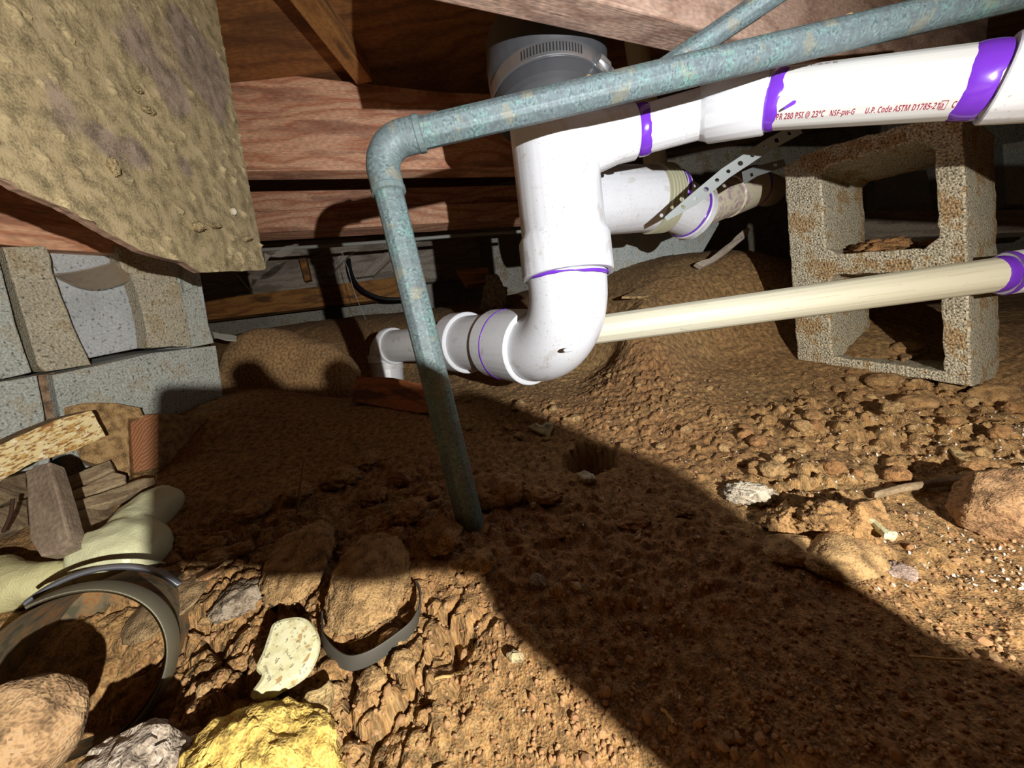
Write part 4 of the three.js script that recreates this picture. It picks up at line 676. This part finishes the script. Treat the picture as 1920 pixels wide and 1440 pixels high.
{ const pl = plane3([47, 882, .40], [92, 865, .405], [100, 1035, .355]); tag(slab('stake', ragged([[46, 884], [70, 872], [92, 866], [104, 905], [120, 965], [136, 1026], [108, 1038], [74, 1043], [54, 1010]], 16, .8), pl, .018, woodMaterial(0x9a8a78, 0x7c6c5c, 0x6a5c4e, { seed: 130, rings: 3, size: .3, sizeV: .2, stain: .4 }), { grain: [[70, 872], [105, 1038]] }), 'short flat grey stake stuck upright under the flaky board', 'stake'); }
{ // stub of timber, sawn end towards the lens
  const f = plane3([241, 781, .62], [292, 776, .61], [246, 887, .60]), t = thing('timber_stub', 'timber stub with a reddish sawn end standing against the pier', 'timber', f(268, 886));
  slab('sawn_end', [[241, 781], [292, 776], [293, 877], [246, 888]], f, .004, endgrain, { bevel: .0005, grain: [[241, 781], [292, 776]] }, t);
  slab('side', [[292, 776], [314, 776], [312, 862], [293, 877]], plane3([292, 776, .612], [314, 776, .66], [293, 877, .602]), .003, scrapwood, {}, t);
  slab('body', [[240, 781], [292, 775], [293, 876], [245, 887]], f.back(.005), .085, M.clayPale, {}, t); }
{ const pl = plane3([150, 757, .58], [245, 762, .61], [205, 890, .56]); tag(slab('dusty_board', ragged([[120, 763], [160, 754], [215, 755], [262, 764], [270, 782], [240, 784], [244, 892], [206, 880], [150, 860], [120, 800]], 18, .8), pl, .03, M.clayPale), 'dust-covered board between the flaky board and the timber stub', 'board'); }
for (const [poly, z0, z1, lab] of [
  [[[98, 905], [150, 884], [205, 862], [213, 880], [170, 900], [110, 927]], .50, .53, 'topmost splintered slat under the dusty board'],
  [[[108, 930], [160, 910], [212, 884], [236, 890], [236, 903], [180, 924], [118, 942]], .47, .52, 'middle splintered slat with a broken grey tip'],
  [[[118, 946], [200, 920], [262, 897], [290, 894], [292, 906], [240, 930], [190, 946], [125, 958]], .44, .53, 'lowest thin splintered slat with a pale yellow edge'],
  [[[-40, 905], [50, 885], [54, 930], [-40, 955]], .42, .46, 'pale split board behind the grey stake'],
  [[[-40, 962], [52, 935], [56, 985], [-40, 1010]], .39, .43, 'lower split board behind the grey stake'],
  [[[120, 962], [180, 948], [226, 950], [206, 978], [150, 1022], [132, 1000]], .42, .47, 'earth-brown board end under the lowest slat']]) {
  const a = poly[0], b = poly[Math.floor(poly.length / 2)]; const pl = plane3([a[0], a[1], z0], [b[0], b[1], z1], [a[0], a[1] + 60, z0 - .025]);
  tag(slab('split_slat', ragged(poly, 10, 1.6, z0 * 9), pl, .014, scrapwood, { grain: [a, poly[2]] }), lab, 'wood scrap', 'splintered scrap wood'); }
tag(meshW('twig', tubeGeo([at(24, 935, .40), at(20, 965, .395), at(6, 998, .385)], .0016, 12, 6), plain(0x3c241a, .9)), 'dark crooked twig against the split boards', 'twig');
const foamMat = (r, g, b) => new THREE.MeshPhysicalMaterial({ bumpMap: soilTex.bumpMap, bumpScale: .0006, color: new THREE.Color().setRGB(r, g, b), roughness: .42, clearcoat: .25, clearcoatRoughness: .35 });
{ const q = (px, py, dz, r) => { const p = onSoil(px, py); const d = p.clone().sub(EYE); return [EYE.clone().addScaledVector(d, 1 - dz), r]; };
  const F = [q(312, 942, .04, .012), q(296, 948, .04, .013), q(280, 960, .04, .014), q(262, 976, .04, .015), q(244, 994, .05, .018), q(272, 1018, .05, .017), q(262, 1034, .05, .016), q(226, 1022, .05, .021), q(204, 1042, .05, .019), q(180, 1058, .05, .016), q(235, 1052, .05, .016)];
  const t = thing('expanding_foam', 'glossy pale green lump of cured expanding foam with a bent tip', 'foam', onSoil(230, 1060)); meshW('lump', sdfGeo(F, .0042, .028, p => .006 * fbm(p.x * 32, p.y * 32, p.z * 32, 3)), foamMat(.66, .68, .44), t);
  const nv = at(246, 995, .325); 
  const F2 = [q(-20, 1092, .05, .022), q(20, 1092, .05, .018), q(60, 1094, .05, .017), q(100, 1090, .05, .016), q(134, 1082, .05, .012), q(10, 1110, .05, .014), q(6, 1070, .05, .010)];
  tag(meshW('expanding_foam', sdfGeo(F2, .0045, .016, p => .0035 * fbm(p.x * 55, p.y * 55, p.z * 55, 3)), foamMat(.62, .60, .33)), 'crusty yellowish slab of cured foam above the rusty can', 'foam'); }
// rusty can with a loose hoop
{
  const rust = (() => { const map = tex(512, 512, (u, v) => { const a = tfbm(u, v, 8, 8, 4, 140), b = tfbm(u, v, 30, 30, 3, 144); let c = mix3(hex(0x6b5f48), hex(0x8a6a44), sm(-.1, .3, a)); c = mix3(c, hex(0x84502f), sm(.12, .4, b + a * .4) * .55); c = mix3(c, hex(0x4a4636), sm(.1, .3, -a) * .8); return c; }); rep(map, 7, 7); return new THREE.MeshStandardMaterial({ map, bumpMap: map, bumpScale: .0015, roughness: .9, side: THREE.DoubleSide }); })();
  const hoopMat = new THREE.MeshStandardMaterial({ color: 0x8d8a78, metalness: .5, roughness: .45, side: THREE.DoubleSide });
  const C = at(128, 1268, .275), d = dirW(-.38, .22, .9).normalize(), t = thing('rusty_can', 'open rusty can lying half buried with a dull metal hoop at its mouth', 'can', C);
  const e = C.clone().addScaledVector(d, .09);
  meshW('wall', latheGeo(C, e, [[0, .0545], [.09, .0545], [.09, .002]], 64, { uvMetres: true, uvRadius: .06 }), rust, t);
  const y = d.clone(), x = V().crossVectors(y, dirW(0, 0, -1)).normalize(), z = V().crossVectors(x, y);
  const arc = (R, s0, s1, a0, a1) => { const pos = [], idx = [], n = 60; for (let i = 0; i <= n; i++) { const a = mix(a0, a1, i / n); for (const [s, r] of [[s0, R], [s1, R + .002], [s1, R + .0045], [s0, R + .003]]) { const p = C.clone().addScaledVector(y, s).addScaledVector(z, Math.cos(a) * r).addScaledVector(x, Math.sin(a) * r); pos.push(p.x, p.y, p.z); } } for (let i = 0; i < n; i++) for (let k = 0; k < 4; k++) { const a = i * 4 + k, b = i * 4 + (k + 1) % 4; idx.push(a, b, a + 4, b, b + 4, a + 4); } const g = new THREE.BufferGeometry(); g.setAttribute('position', new THREE.Float32BufferAttribute(pos, 3)); g.setIndex(idx); g.computeVertexNormals(); return g; };
  meshW('hoop', arc(.056, -.006, .010, 1.6, 4.95), hoopMat, t); 
  tag(meshW('metal_hoop', (() => { const g = arc(.064, .03, .034, 1.3, 2.9); return g; })(), new THREE.MeshStandardMaterial({ color: 0x9fa4b0, metalness: .7, roughness: .35, side: THREE.DoubleSide })), 'thin bright hoop edge curving behind the rusty can', 'hoop');
}
// ------------------------------------------------------------------ clods, stones and scraps on the soil
function flatLump(name, px, py, rx, ry, rz, mat, label, cat, o = {}) { // half sunk stone: radii across, up, deep
  const p = onSoil(px, py); p.y += ry * (o.lift ?? .35); const m = meshW(name, lumpGeo(p, [rx, ry, rz], { detail: 10, rough: .18, fine: .5, ...o }), mat); return tag(m, label, cat, o.group); }
flatLump('flat_stone', 326, 1148, .036, .010, .036, earth(.40, .29, .16), 'smooth flat tan stone beside the mouth of the rusty can', 'stone', { turn: [.1, .3, .18], rough: .06, lift: .9 });
{ const p = at(40, 1372, .215); tag(meshW('stone', lumpGeo(p, [.029, .032, .026], { detail: 14, rough: .08, seed: 12, facet: .5 }), earth(.44, .30, .17)), 'rounded reddish stone below the rusty can', 'stone'); }
flatLump('clod', 296, 1332, .032, .024, .03, M.clay, 'chunky clod just below the flat tan stone', 'clod', { rough: .35, turn: [0, .4, .2] });
flatLump('clod', 700, 1110, .036, .02, .056, M.clayPale, 'biggest smooth oblong clod, half circled by a dark plastic strip', 'clod', { turn: [.12, .18, -.06], rough: .12, seed: 41, facet: .6, lift: .7, detail: 16 });
flatLump('clod', 570, 1060, .032, .017, .058, M.clayPale, 'long flat clod beside the biggest clod', 'clod', { turn: [.1, .25, .1], rough: .22, seed: 47, lift: .7, detail: 16 });
flatLump('clod', 455, 1130, .022, .012, .026, M.greyStone, 'greyish cracked clod beyond the pale foam chip', 'clod', { rough: .3, seed: 53 });
flatLump('clod', 410, 1050, .024, .010, .02, M.clayPale, 'tan flat clod near the tip of the green foam', 'clod', { rough: .3, seed: 59 });
for (const [px, py, r] of [[870, 1060, .01], [930, 930, .034], [1020, 930, .02], [700, 935, .018], [640, 905, .026], [760, 900, .02], [800, 930, .02], [560, 930, .022], [480, 960, .02], [770, 965, .02], [690, 870, .022], [830, 1010, .022], [900, 1060, .018], [740, 1010, .014], [1050, 1000, .012], [1190, 985, .015], [1280, 960, .014]]) flatLump('clod', px, py, r * rr(.9, 1.3), r * .6, r, [M.clay, M.clayRed][rnd() * 2 | 0], 'reddish clod in the loose soil round the foot of the copper pipe', 'clod', { rough: .3, detail: 8, group: 'clods round the copper pipe', turn: [0, rr(0, 3), 0] });
for (const [px, py, r, lab] of [[1480, 990, .020, 'broken clod beside the white speckled stone'], [1553, 990, .022, 'split clod with a dark cleft in the row of clods'], [1618, 998, .023, 'blocky clod touching the yellow foam strip']]) flatLump('clod', px, py, r * 1.25, r * .9, r, M.clay, lab, 'clod', { rough: .35, detail: 12, facet: 1, group: 'row of clods' });
for (const [px, py, r, lab] of [[1482, 1040, .024, 'flat clay plate under the broken clod'], [1578, 1050, .03, 'larger flat clay plate under the split clod']]) flatLump('clod', px, py, r * 1.2, r * .4, r * .8, M.clayPale, lab, 'clod', { rough: .14, detail: 12, turn: [.2, .1, -.1], group: 'row of clods' });
for (let i = 0; i < 58; i++) { const px = rr(1380, 1905), py = rr(690, 905), r = rr(.005, .0135) * (py > 740 ? 1 : .8); if (px < 1500 && py < 760) continue; flatLump('clod', px, py, r * rr(.9, 1.4), r * .8, r, [M.clay, M.clayPale, M.clayRed][rnd() * 3 | 0], 'small rounded clod strewn before the hollow block', 'clod', { detail: 6, rough: .25, turn: [0, rr(0, 3), 0], group: 'clods before the hollow block' }); }
for (let i = 0; i < 46; i++) { const px = rr(860, 1420), py = rr(700, 850), r = rr(.0035, .009); flatLump('clod', px, py, r * 1.2, r * .8, r, [M.clay, M.clayPale][rnd() * 2 | 0], 'small clod scattered on the lit soil beyond the burrow', 'clod', { detail: 5, rough: .25, group: 'clods beyond the burrow' }); }
for (let i = 0; i < 50; i++) { const px = rr(300, 830), py = rr(1000, 1420), r = rr(.004, .011); flatLump('clod', px, py, r * 1.3, r * .8, r, [M.clay, M.clayPale][rnd() * 2 | 0], 'angular clay crumb in the cracked soil near the pale foam chip', 'clod', { detail: 5, rough: .3, facet: 1, group: 'crumbs in the cracked soil' }); }
for (const [px, py, rx, lab] of [[1790, 728, .024, 'tan stone slab at the foot of the hollow block'], [1700, 655, .022, 'rounded tan stone in front of the lower cell'], [1860, 745, .026, 'brown stone beside the foot of the hollow block'], [1720, 760, .022, 'wide flat clod below the lower cell'], [1660, 720, .024, 'low smooth clod before the lower cell']]) flatLump('stone', px, py, rx * 1.3, rx * .6, rx, M.clay, lab, 'stone', { rough: .12 });
{ const p = onSoil(1880, 985); p.y += .018; tag(meshW('rock', lumpGeo(p, [.05, .036, .034], { detail: 16, rough: .1, fine: .5, facet: 1, planes: 9, seed: 77, turn: [.3, .5, -.4] }), earth(.42, .26, .14)), 'large angular brown rock lying on the lit soil', 'rock'); }
flatLump('stone', 1400, 937, .030, .013, .015, M.whiteStone, 'white speckled stone by itself on the lit soil', 'stone', { turn: [0, -.55, 0], rough: .3, fine: .8, lift: .6 });
flatLump('stone', 1682, 1074, .012, .008, .010, earth(.45, .36, .33), 'small pinkish speckled stone below the row of clods', 'stone', { rough: .3, turn: [0, -.5, 0] });
flatLump('stone', 1007, 1094, .008, .006, .009, M.greyStone, 'small grey pebble on the dark soil', 'pebble', {});
flatLump('stone', 1080, 1098, .004, .0022, .006, earth(.55, .42, .28), 'tiny pale wood chip next to the grey pebble', 'chip', { turn: [0, .6, 0] });
// flat scraps laid on the soil: outline in pixels on the local slope
function scrap(name, poly, thick, mat, label, cat, o = {}) {
  if (o.smooth) { const cv = new THREE.CatmullRomCurve3(poly.map(p => V(p[0], p[1], 0)), true, 'centripetal'); poly = cv.getPoints(o.smooth).slice(0, -1).map(p => [p.x, p.y]); }
  const cx = poly.reduce((a, p) => a + p[0], 0) / poly.length, cy = poly.reduce((a, p) => a + p[1], 0) / poly.length, c = marchTo((x, z) => RBF(x, z) + (o.lift ?? .008), cx, cy), n = (o.n || V(0, 1, 0)).clone().normalize();
  const A = c.clone(), pl = (px, py) => { const r = ray(px, py); return EYE.clone().addScaledVector(r, n.dot(A.clone().sub(EYE)) / n.dot(r)); }; pl.n = n; pl.A = A;
  return tag(slab(name, o.rag ? ragged(poly, o.rag, o.amp ?? 1.2, cx) : poly, pl, thick, mat, { bevel: thick * .35 }), label, cat, o.group); }
const foamSkin = (() => { const map = tex(512, 512, (u, v) => { const a = tfbm(u, v, 14, 14, 3, 150), b = sm(.2, .36, tfbm(u, v, 30, 30, 3, 154)); let c = mix3(hex(0xd8d8b4), hex(0xcac79c), sm(-.1, .3, a)); c = mix3(c, hex(0x9a6a34), sm(.2, .42, tfbm(u, v, 12, 12, 5, 158)) * .6); return mix3(c, hex(0x4a4038), b * .35); }); rep(map, 9, 9); return new THREE.MeshStandardMaterial({ map, bumpMap: map, bumpScale: .001, roughness: .7 }); })();
scrap('foam_chip', [[510, 1167], [540, 1155], [572, 1156], [590, 1175], [597, 1197], [590, 1230], [572, 1260], [545, 1280], [525, 1290], [502, 1303], [466, 1303], [487, 1265], [477, 1252], [490, 1220], [500, 1190]], .01, foamSkin, 'pale mint oval chip of foam with brown stains', 'foam', { smooth: 70, rag: 6, amp: .8, lift: .03, n: V(.15, .9, .35) });
scrap('foam_chip', [[572, 1296], [600, 1285], [618, 1270], [626, 1288], [616, 1330], [598, 1372], [578, 1386], [564, 1380], [561, 1350]], .012, earth(.52, .40, .2), 'curled tan scrap below the pale mint chip', 'scrap', { smooth: 40, rag: 8, lift: .022, n: V(.3, .85, .3) });
scrap('foam_strip', [[1597, 958], [1610, 944], [1626, 948], [1642, 972], [1664, 990], [1684, 996], [1680, 1003], [1658, 999], [1636, 978]], .007, foamSkin, 'narrow yellow foam strip on the blocky clod', 'foam', { rag: 10, lift: .03 });
scrap('wood_chip', [[1448, 957], [1474, 934], [1482, 948], [1478, 954]], .005, earth(.55, .36, .16), 'orange wood chip at the tip of the white speckled stone', 'chip', { lift: .016 });
scrap('leaf', [[1778, 837], [1800, 843], [1820, 853], [1817, 863], [1806, 866], [1788, 852]], .004, earth(.62, .46, .22), 'curled yellow leaf among the clods before the hollow block', 'leaf', { lift: .016 });
scrap('stick', [[1634, 920], [1690, 905], [1770, 893], [1840, 880], [1880, 876], [1882, 886], [1830, 896], [1770, 902], [1690, 913], [1640, 926]], .008, scrapwood, 'long thin stick leading to the large angular rock', 'stick', { rag: 20, lift: .016 });
scrap('wood_offcut', [[1766, 696], [1802, 704], [1778, 752], [1750, 742]], .012, M.clayPale, 'dusty rectangular offcut at the foot of the hollow block', 'wood scrap', { lift: .015, n: V(-.5, .8, .5) });
scrap('wood_splinter', [[1686, 664], [1738, 648], [1741, 655], [1690, 674]], .006, M.clayPale, 'flat splinter under the lower cell of the hollow block', 'wood scrap', { lift: .012 });
scrap('foam_crumb', [[986, 800], [1004, 790], [1016, 796], [1024, 790], [1040, 792], [1036, 806], [1030, 820], [1012, 812], [1000, 806]], .012, earth(.58, .54, .36), 'pale foam crumb beside the burrow', 'foam', { rag: 7, amp: 1.6, lift: .014, n: V(0, .6, .8) });
scrap('foam_crumb', [[948, 1222], [962, 1213], [980, 1220], [978, 1230], [958, 1232]], .008, earth(.62, .56, .36), 'small cream foam crumb at the edge of the dark soil', 'foam', { rag: 6, lift: .012 });
scrap('foam_crumb', [[990, 932], [998, 926], [1008, 932], [1006, 944], [994, 944]], .008, earth(.7, .68, .6), 'white fluffy crumb near the copper pipe foot', 'foam', { rag: 4, amp: 2, lift: .014 });
scrap('wood_splinter', [[366, 1086], [402, 1066], [420, 1062], [414, 1070], [386, 1084]], .003, earth(.55, .33, .16), 'orange splinter on the greyish cracked clods', 'wood scrap', { lift: .014 });
scrap('foam_crumb', [[1080, 886], [1094, 880], [1114, 888], [1118, 896], [1096, 898]], .008, earth(.5, .45, .34), 'dull whitish crumb on the near lip of the burrow', 'foam', { rag: 6, lift: .012 });
// dark plastic strip curling round the biggest clod
{ const path = [[604, 1150], [606, 1197], [628, 1229], [656, 1243], [692, 1234], [740, 1203], [772, 1175], [786, 1145], [787, 1108], [781, 1092]].map(([x, y]) => { const p = marchTo((a, b) => RBF(a, b) + .012, x, y); return p; });
  const cv = new THREE.CatmullRomCurve3(path), n = 70, pos = [], idx = []; for (let i = 0; i <= n; i++) { const t = i / n, p = cv.getPoint(t), w = .0055 * Math.min(1, .25 + 3 * Math.sin(Math.PI * clamp(t, .02, .98)) * .5) * (t > .75 ? .6 : 1), lean = V(.15, 1, -.2).normalize(), side = V().crossVectors(cv.getTangent(t), lean).normalize(); for (const [h, s] of [[-1, -.0008], [1, -.0008], [1, .0008], [-1, .0008]]) { const q = p.clone().addScaledVector(lean, h * w).addScaledVector(side, s); pos.push(q.x, q.y, q.z); } } for (let i = 0; i < n; i++) for (let k = 0; k < 4; k++) { const a = i * 4 + k, b = i * 4 + (k + 1) % 4; idx.push(a, b, a + 4, b, b + 4, a + 4); } const g = new THREE.BufferGeometry(); g.setAttribute('position', new THREE.Float32BufferAttribute(pos, 3)); g.setIndex(idx); g.computeVertexNormals();
  tag(meshW('plastic_strip', g, plain(0x4b4a45, .5, { side: THREE.DoubleSide })), 'curled dark plastic strip round the biggest clod', 'strip'); }
// fibreglass wads
function wad(list, cell, mat, label) { const F = list.map(([px, py, z, r]) => [at(px, py, z), r]); const m = meshW('insulation_wad', sdfGeo(F, cell, .012, p => .010 * fbm(p.x * 60, p.y * 60, p.z * 60, 4) + .003 * n3(p.x * 200, p.y * 200, p.z * 200)), mat); return tag(m, label, 'insulation'); }
wad([[400, 1432, .225, .016], [440, 1412, .225, .02], [485, 1425, .225, .022], [530, 1440, .225, .02], [580, 1450, .225, .018], [440, 1470, .22, .03], [520, 1480, .22, .03]], .0026, earth(.82, .62, .18), 'bright yellow fluffy wad of fibreglass insulation');
wad([[190, 1452, .215, .012], [225, 1442, .215, .014], [270, 1442, .215, .015], [310, 1452, .215, .013], [250, 1470, .21, .02]], .0026, earth(.50, .45, .40), 'grey dusty fibreglass wad beside the yellow one');
// straws, rootlets and twigs
const straw = plain(0xc0a26a, .9), root = plain(0x8a6a48, .9);
function strawAt(px, py, dx, dy, r, mat, label, group, lift = .004) { const n = 5, pts = []; for (let i = 0; i < n; i++) { const t = i / (n - 1), p = onSoil(px + dx * t + 5 * (rnd() - .5), py + dy * t + 4 * (rnd() - .5)); p.y += lift; pts.push(p); } const m = meshW('straw', tubeGeo(pts, r, 12, 5), mat); return tag(m, label, 'straw', group); }
strawAt(1704, 1243, 108, 5, .0008, straw, 'long straight straw on the dark smooth soil', null, .005);
strawAt(1242, 1338, 20, 26, .001, straw, 'short straight straw on the dark soil away from the long one');
strawAt(868, 1268, -50, 14, .0012, straw, 'pale straw on the bright soil below the dark patch');
strawAt(655, 815, 48, 62, .0012, root, 'bent rootlet on the shaded bank behind the copper pipe');
{ const p = onSoil(557, 962); const m = meshW('twig', tubeGeo([p, p.clone().add(dirW(.004, -.035, 0)), p.clone().add(dirW(.006, -.062, .004))], .0013, 10, 6), root); tag(m, 'forked twig standing up in the shaded soil', 'twig'); }
for (let i = 0; i < 34; i++) { const px = rr(1120, 1880), py = rr(690, 960); strawAt(px, py, rr(-34, 34), rr(-10, 10), .0006, straw, 'fine bent straw on the lit soil before the hollow block', 'straws on the lit soil', .003); }
for (let i = 0; i < 20; i++) { const px = rr(480, 1400), py = rr(800, 1250); strawAt(px, py, rr(-22, 22), rr(-16, 16), .0006, root, 'short rootlet lying on the shaded soil', 'rootlets on the shaded soil', .003); }
// white flecks of plaster, too many to count
{ const N = 520, g = new THREE.IcosahedronGeometry(1, 0), im = new THREE.InstancedMesh(g, plain(0xd8d4c8, .8), N), m = new THREE.Matrix4(), q = new THREE.Quaternion(); im.name = 'plaster_flecks';
  for (let i = 0; i < N; i++) { let px, py; if (i < 330) { px = 1920 - 420 * Math.pow(rnd(), 1.7); py = rr(770, 1110); } else if (i < 450) { px = rr(1000, 1750); py = rr(680, 1010); } else { px = rr(880, 1900); py = rr(900, 1400); } const p = onSoil(px, py); p.y += .0008; const s = rr(.0004, .0014) * (i < 450 ? 1 : .6); q.setFromEuler(new THREE.Euler(rr(0, 3), rr(0, 3), rr(0, 3))); m.compose(p, q, V(s * rr(1, 2), s * .5, s)); im.setMatrixAt(i, m); }
  put(im); tag(im, 'tiny white plaster flecks sprinkled over the lit soil', 'flecks', null, 'stuff'); }
// loose soil crumbs, too many to count
{ const N = 4200, g = new THREE.IcosahedronGeometry(1, 1), p0 = g.attributes.position; for (let i = 0; i < p0.count; i++) { const d = V().fromBufferAttribute(p0, i), k = 1 + .35 * n3(d.x * 2, d.y * 2, d.z * 2); p0.setXYZ(i, d.x * k, d.y * k, d.z * k); } g.computeVertexNormals();
  const im = new THREE.InstancedMesh(g, plain(0xffffff, 1), N), m = new THREE.Matrix4(), q = new THREE.Quaternion(), c = new THREE.Color(); im.name = 'soil_crumbs';
  for (let i = 0; i < N; i++) { const px = rr(250, 1920), py = 690 + 740 * Math.pow(rnd(), .8); const p = onSoil(px, py); const s = rr(.0005, .0019) * (rnd() < .08 ? 2 : 1); p.y += s * .3; q.setFromEuler(new THREE.Euler(rr(0, 3), rr(0, 3), rr(0, 3))); m.compose(p, q, V(s * rr(.8, 1.5), s * rr(.6, 1), s)); im.setMatrixAt(i, m); const t = rnd(); c.setRGB(...mix3([.30, .155, .07], [.44, .28, .14], t)); im.setColorAt(i, c); }
  put(im); tag(im, 'loose crumbs of clay scattered over the soil', 'soil', null, 'stuff'); }
// ------------------------------------------------------------------ the photographer, behind the lens: casts the big soft-edged shadow
{
  const P = (x, y, z) => lens(x, y + .010, z), skin = plain(0xb98a6c, .6), cloth = plain(0x39404a, .9);
  const t = thing('person', 'person lying prone in dark coveralls, one hand holding up a phone', 'person', P(.3, .3, -.9));
  const hand = [
    [P(.178, .018, -.030), .020, P(.196, .062, -.036), .024], [P(.166, .030, -.030), .017, P(.182, .066, -.036), .019], [P(.196, .062, -.036), .027, P(.232, .083, -.062), .026],
    [P(.166, .004, -.026), .0105, P(.112, -.016, -.020), .0095], [P(.112, -.016, -.020), .0095, P(.094, -.024, -.012), .0088], [P(.094, -.024, -.012), .0085, P(.088, -.014, .004), .0078],
    [P(.170, .016, -.020), .0105, P(.150, .004, .004), .0095], [P(.150, .004, .004), .0092, P(.116, .006, .010), .0082], [P(.170, .034, -.018), .0105, P(.152, .026, .006), .0095], [P(.152, .026, .006), .009, P(.118, .027, .010), .008],
    [P(.170, .052, -.020), .0095, P(.154, .046, .004), .0085], [P(.154, .046, .004), .008, P(.124, .047, .009), .007],
    [P(.178, .056, -.044), .013, P(.146, .044, -.036), .011], [P(.146, .044, -.036), .0105, P(.116, .032, -.021), .0092],
    [P(.232, .083, -.062), .030, P(.30, .125, -.13), .036], [P(.172, .006, -.034), .022, P(.222, .036, -.050), .026], [P(.222, .036, -.050), .024, P(.246, .072, -.075), .030], [P(.156, .060, -.030), .019, P(.226, .090, -.062), .028], [P(.226, .090, -.062), .029, P(.30, .138, -.13), .037]];
  const other = [[P(.055, -.014, -.016), .0085, P(.042, -.024, -.012), .0085], [P(.042, -.024, -.012), .0085, P(.034, -.016, .004), .0075], [P(.055, -.014, -.016), .0085, P(.066, .010, -.022), .009]];
  const head = [[P(.262, .000, -.425), .088], [P(.260, .045, -.405), .070], [P(.258, .082, -.375), .042], [P(.256, .040, -.318), .014, P(.257, .022, -.330), .010], [P(.172, .030, -.43), .016, P(.172, .05, -.425), .012], [P(.350, .030, -.43), .016, P(.350, .05, -.425), .012], [P(.27, .11, -.46), .055, P(.29, .17, -.55), .06]];
  const grounded = [[P(.03, .285, -.30), .032, P(.0, .29, -.22), .026], [P(.0, .29, -.22), .01, P(-.01, .295, -.16), .009], [P(.015, .29, -.21), .01, P(.012, .295, -.15), .009], [P(.03, .29, -.22), .01, P(.034, .296, -.155), .009], [P(.045, .29, -.23), .009, P(.053, .297, -.18), .008], [P(-.012, .285, -.26), .012, P(-.045, .29, -.22), .01]];
  const soft = [sdfGeo(hand, .0036, .006), sdfGeo(other, .003, .004), sdfGeo(head, .008, .03), sdfGeo(grounded, .005, .008)];
  meshW('body', mergeGeometries(soft), skin, t);
  const suit = [[P(.29, .17, -.56), .11, P(.30, .20, -.95), .13], [P(.20, .15, -.57), .075, P(.39, .16, -.58), .075], [P(.30, .22, -.95), .13, P(.30, .26, -1.15), .135],
    [P(.41, .16, -.57), .062, P(.47, .235, -.36), .050], [P(.47, .235, -.36), .056, P(.262, .092, -.085), .041], [P(.18, .17, -.56), .062, P(.10, .27, -.44), .05], [P(.10, .27, -.44), .048, P(.04, .282, -.32), .038],
    [P(.22, .28, -1.15), .085, P(.16, .37, -1.6), .062], [P(.16, .37, -1.6), .06, P(.15, .47, -2.02), .045], [P(.38, .27, -1.15), .085, P(.44, .36, -1.6), .062], [P(.44, .36, -1.6), .06, P(.45, .45, -2.02), .045]];
  meshW('coveralls', sdfGeo(suit, .016, .05), cloth, t);
  const hair = [[P(.262, -.022, -.455), .086], [P(.262, -.05, -.42), .064]]; meshW('hair', sdfGeo(hair, .008, .02, p => .003 * n3(p.x * 90, p.y * 90, p.z * 90)), plain(0x2e241c, .9), t);
  // phone
  const ph = thing('phone', 'dark phone held level behind the lens', 'phone', P(.06, .02, -.005));
  const sh = new THREE.Shape(), x0 = -.012, x1 = .146, y0 = -.008, y1 = .072, r = .01; sh.moveTo(x0 + r, y0); sh.lineTo(x1 - r, y0); sh.quadraticCurveTo(x1, y0, x1, y0 + r); sh.lineTo(x1, y1 - r); sh.quadraticCurveTo(x1, y1, x1 - r, y1); sh.lineTo(x0 + r, y1); sh.quadraticCurveTo(x0, y1, x0, y1 - r); sh.lineTo(x0, y0 + r); sh.quadraticCurveTo(x0, y0, x0 + r, y0);
  const m4 = new THREE.Matrix4().makeBasis(dirW(1, 0, 0), dirW(0, 1, 0), dirW(0, 0, 1)).setPosition(EYE);
  const g = new THREE.ExtrudeGeometry(sh, { depth: .006, bevelEnabled: true, bevelSize: .0008, bevelOffset: -.0008, bevelThickness: .0008, bevelSegments: 2 }); g.translate(0, 0, -.0095); g.applyMatrix4(m4); meshW('case', g, plain(0x202226, .5), ph);
  const s2 = new THREE.BoxGeometry(.134, .062, .0006).translate(.062, .0285, -.0106).applyMatrix4(m4); meshW('screen', s2, plain(0x08090a, .15), ph);
  // headlamp
  const hl = thing('headlamp', 'small headlamp strapped round the head of the prone person', 'headlamp', LAMP), dir = BEAM_AT.clone().sub(LAMP).normalize(), back = LAMP.clone().addScaledVector(dir, -.030);
  meshW('lamp_housing', latheGeo(back, LAMP, [[0, .0001], [0, .018], [.004, .021], [.022, .021], [.024, .0185], [.021, .0175]], 32), plain(0x1b1c1e, .5), hl);
  const lensMesh = meshW('lamp_lens', latheGeo(back, LAMP, [[.0215, .0001], [.0212, .017]], 32), new THREE.MeshStandardMaterial({ color: 0xffffff, emissive: new THREE.Color(1, .96, .88), emissiveIntensity: 6 }), hl);
  const ring = []; for (let i = 0; i <= 48; i++) { const a = i / 48 * 6.283; ring.push(P(.262 + Math.sin(a) * .094, -.030 - .02 * (1 - Math.cos(a)) / 2, -.425 + Math.cos(a) * .094)); } const cv = new THREE.CatmullRomCurve3(ring.slice(0, -1), true), pos = [], idx = []; for (let i = 0; i <= 64; i++) { const p = cv.getPoint((i % 64) / 64); for (const k of [-.011, .011]) { const q = p.clone().add(dirW(0, k, 0)); pos.push(q.x, q.y, q.z); } } for (let i = 0; i < 64; i++) idx.push(2 * i, 2 * i + 1, 2 * i + 2, 2 * i + 1, 2 * i + 3, 2 * i + 2); const bg = new THREE.BufferGeometry(); bg.setAttribute('position', new THREE.Float32BufferAttribute(pos, 3)); bg.setIndex(idx); bg.computeVertexNormals(); meshW('strap', bg, plain(0x2a2c33, .9, { side: THREE.DoubleSide }), hl);
}
renderer.render(scene, camera);
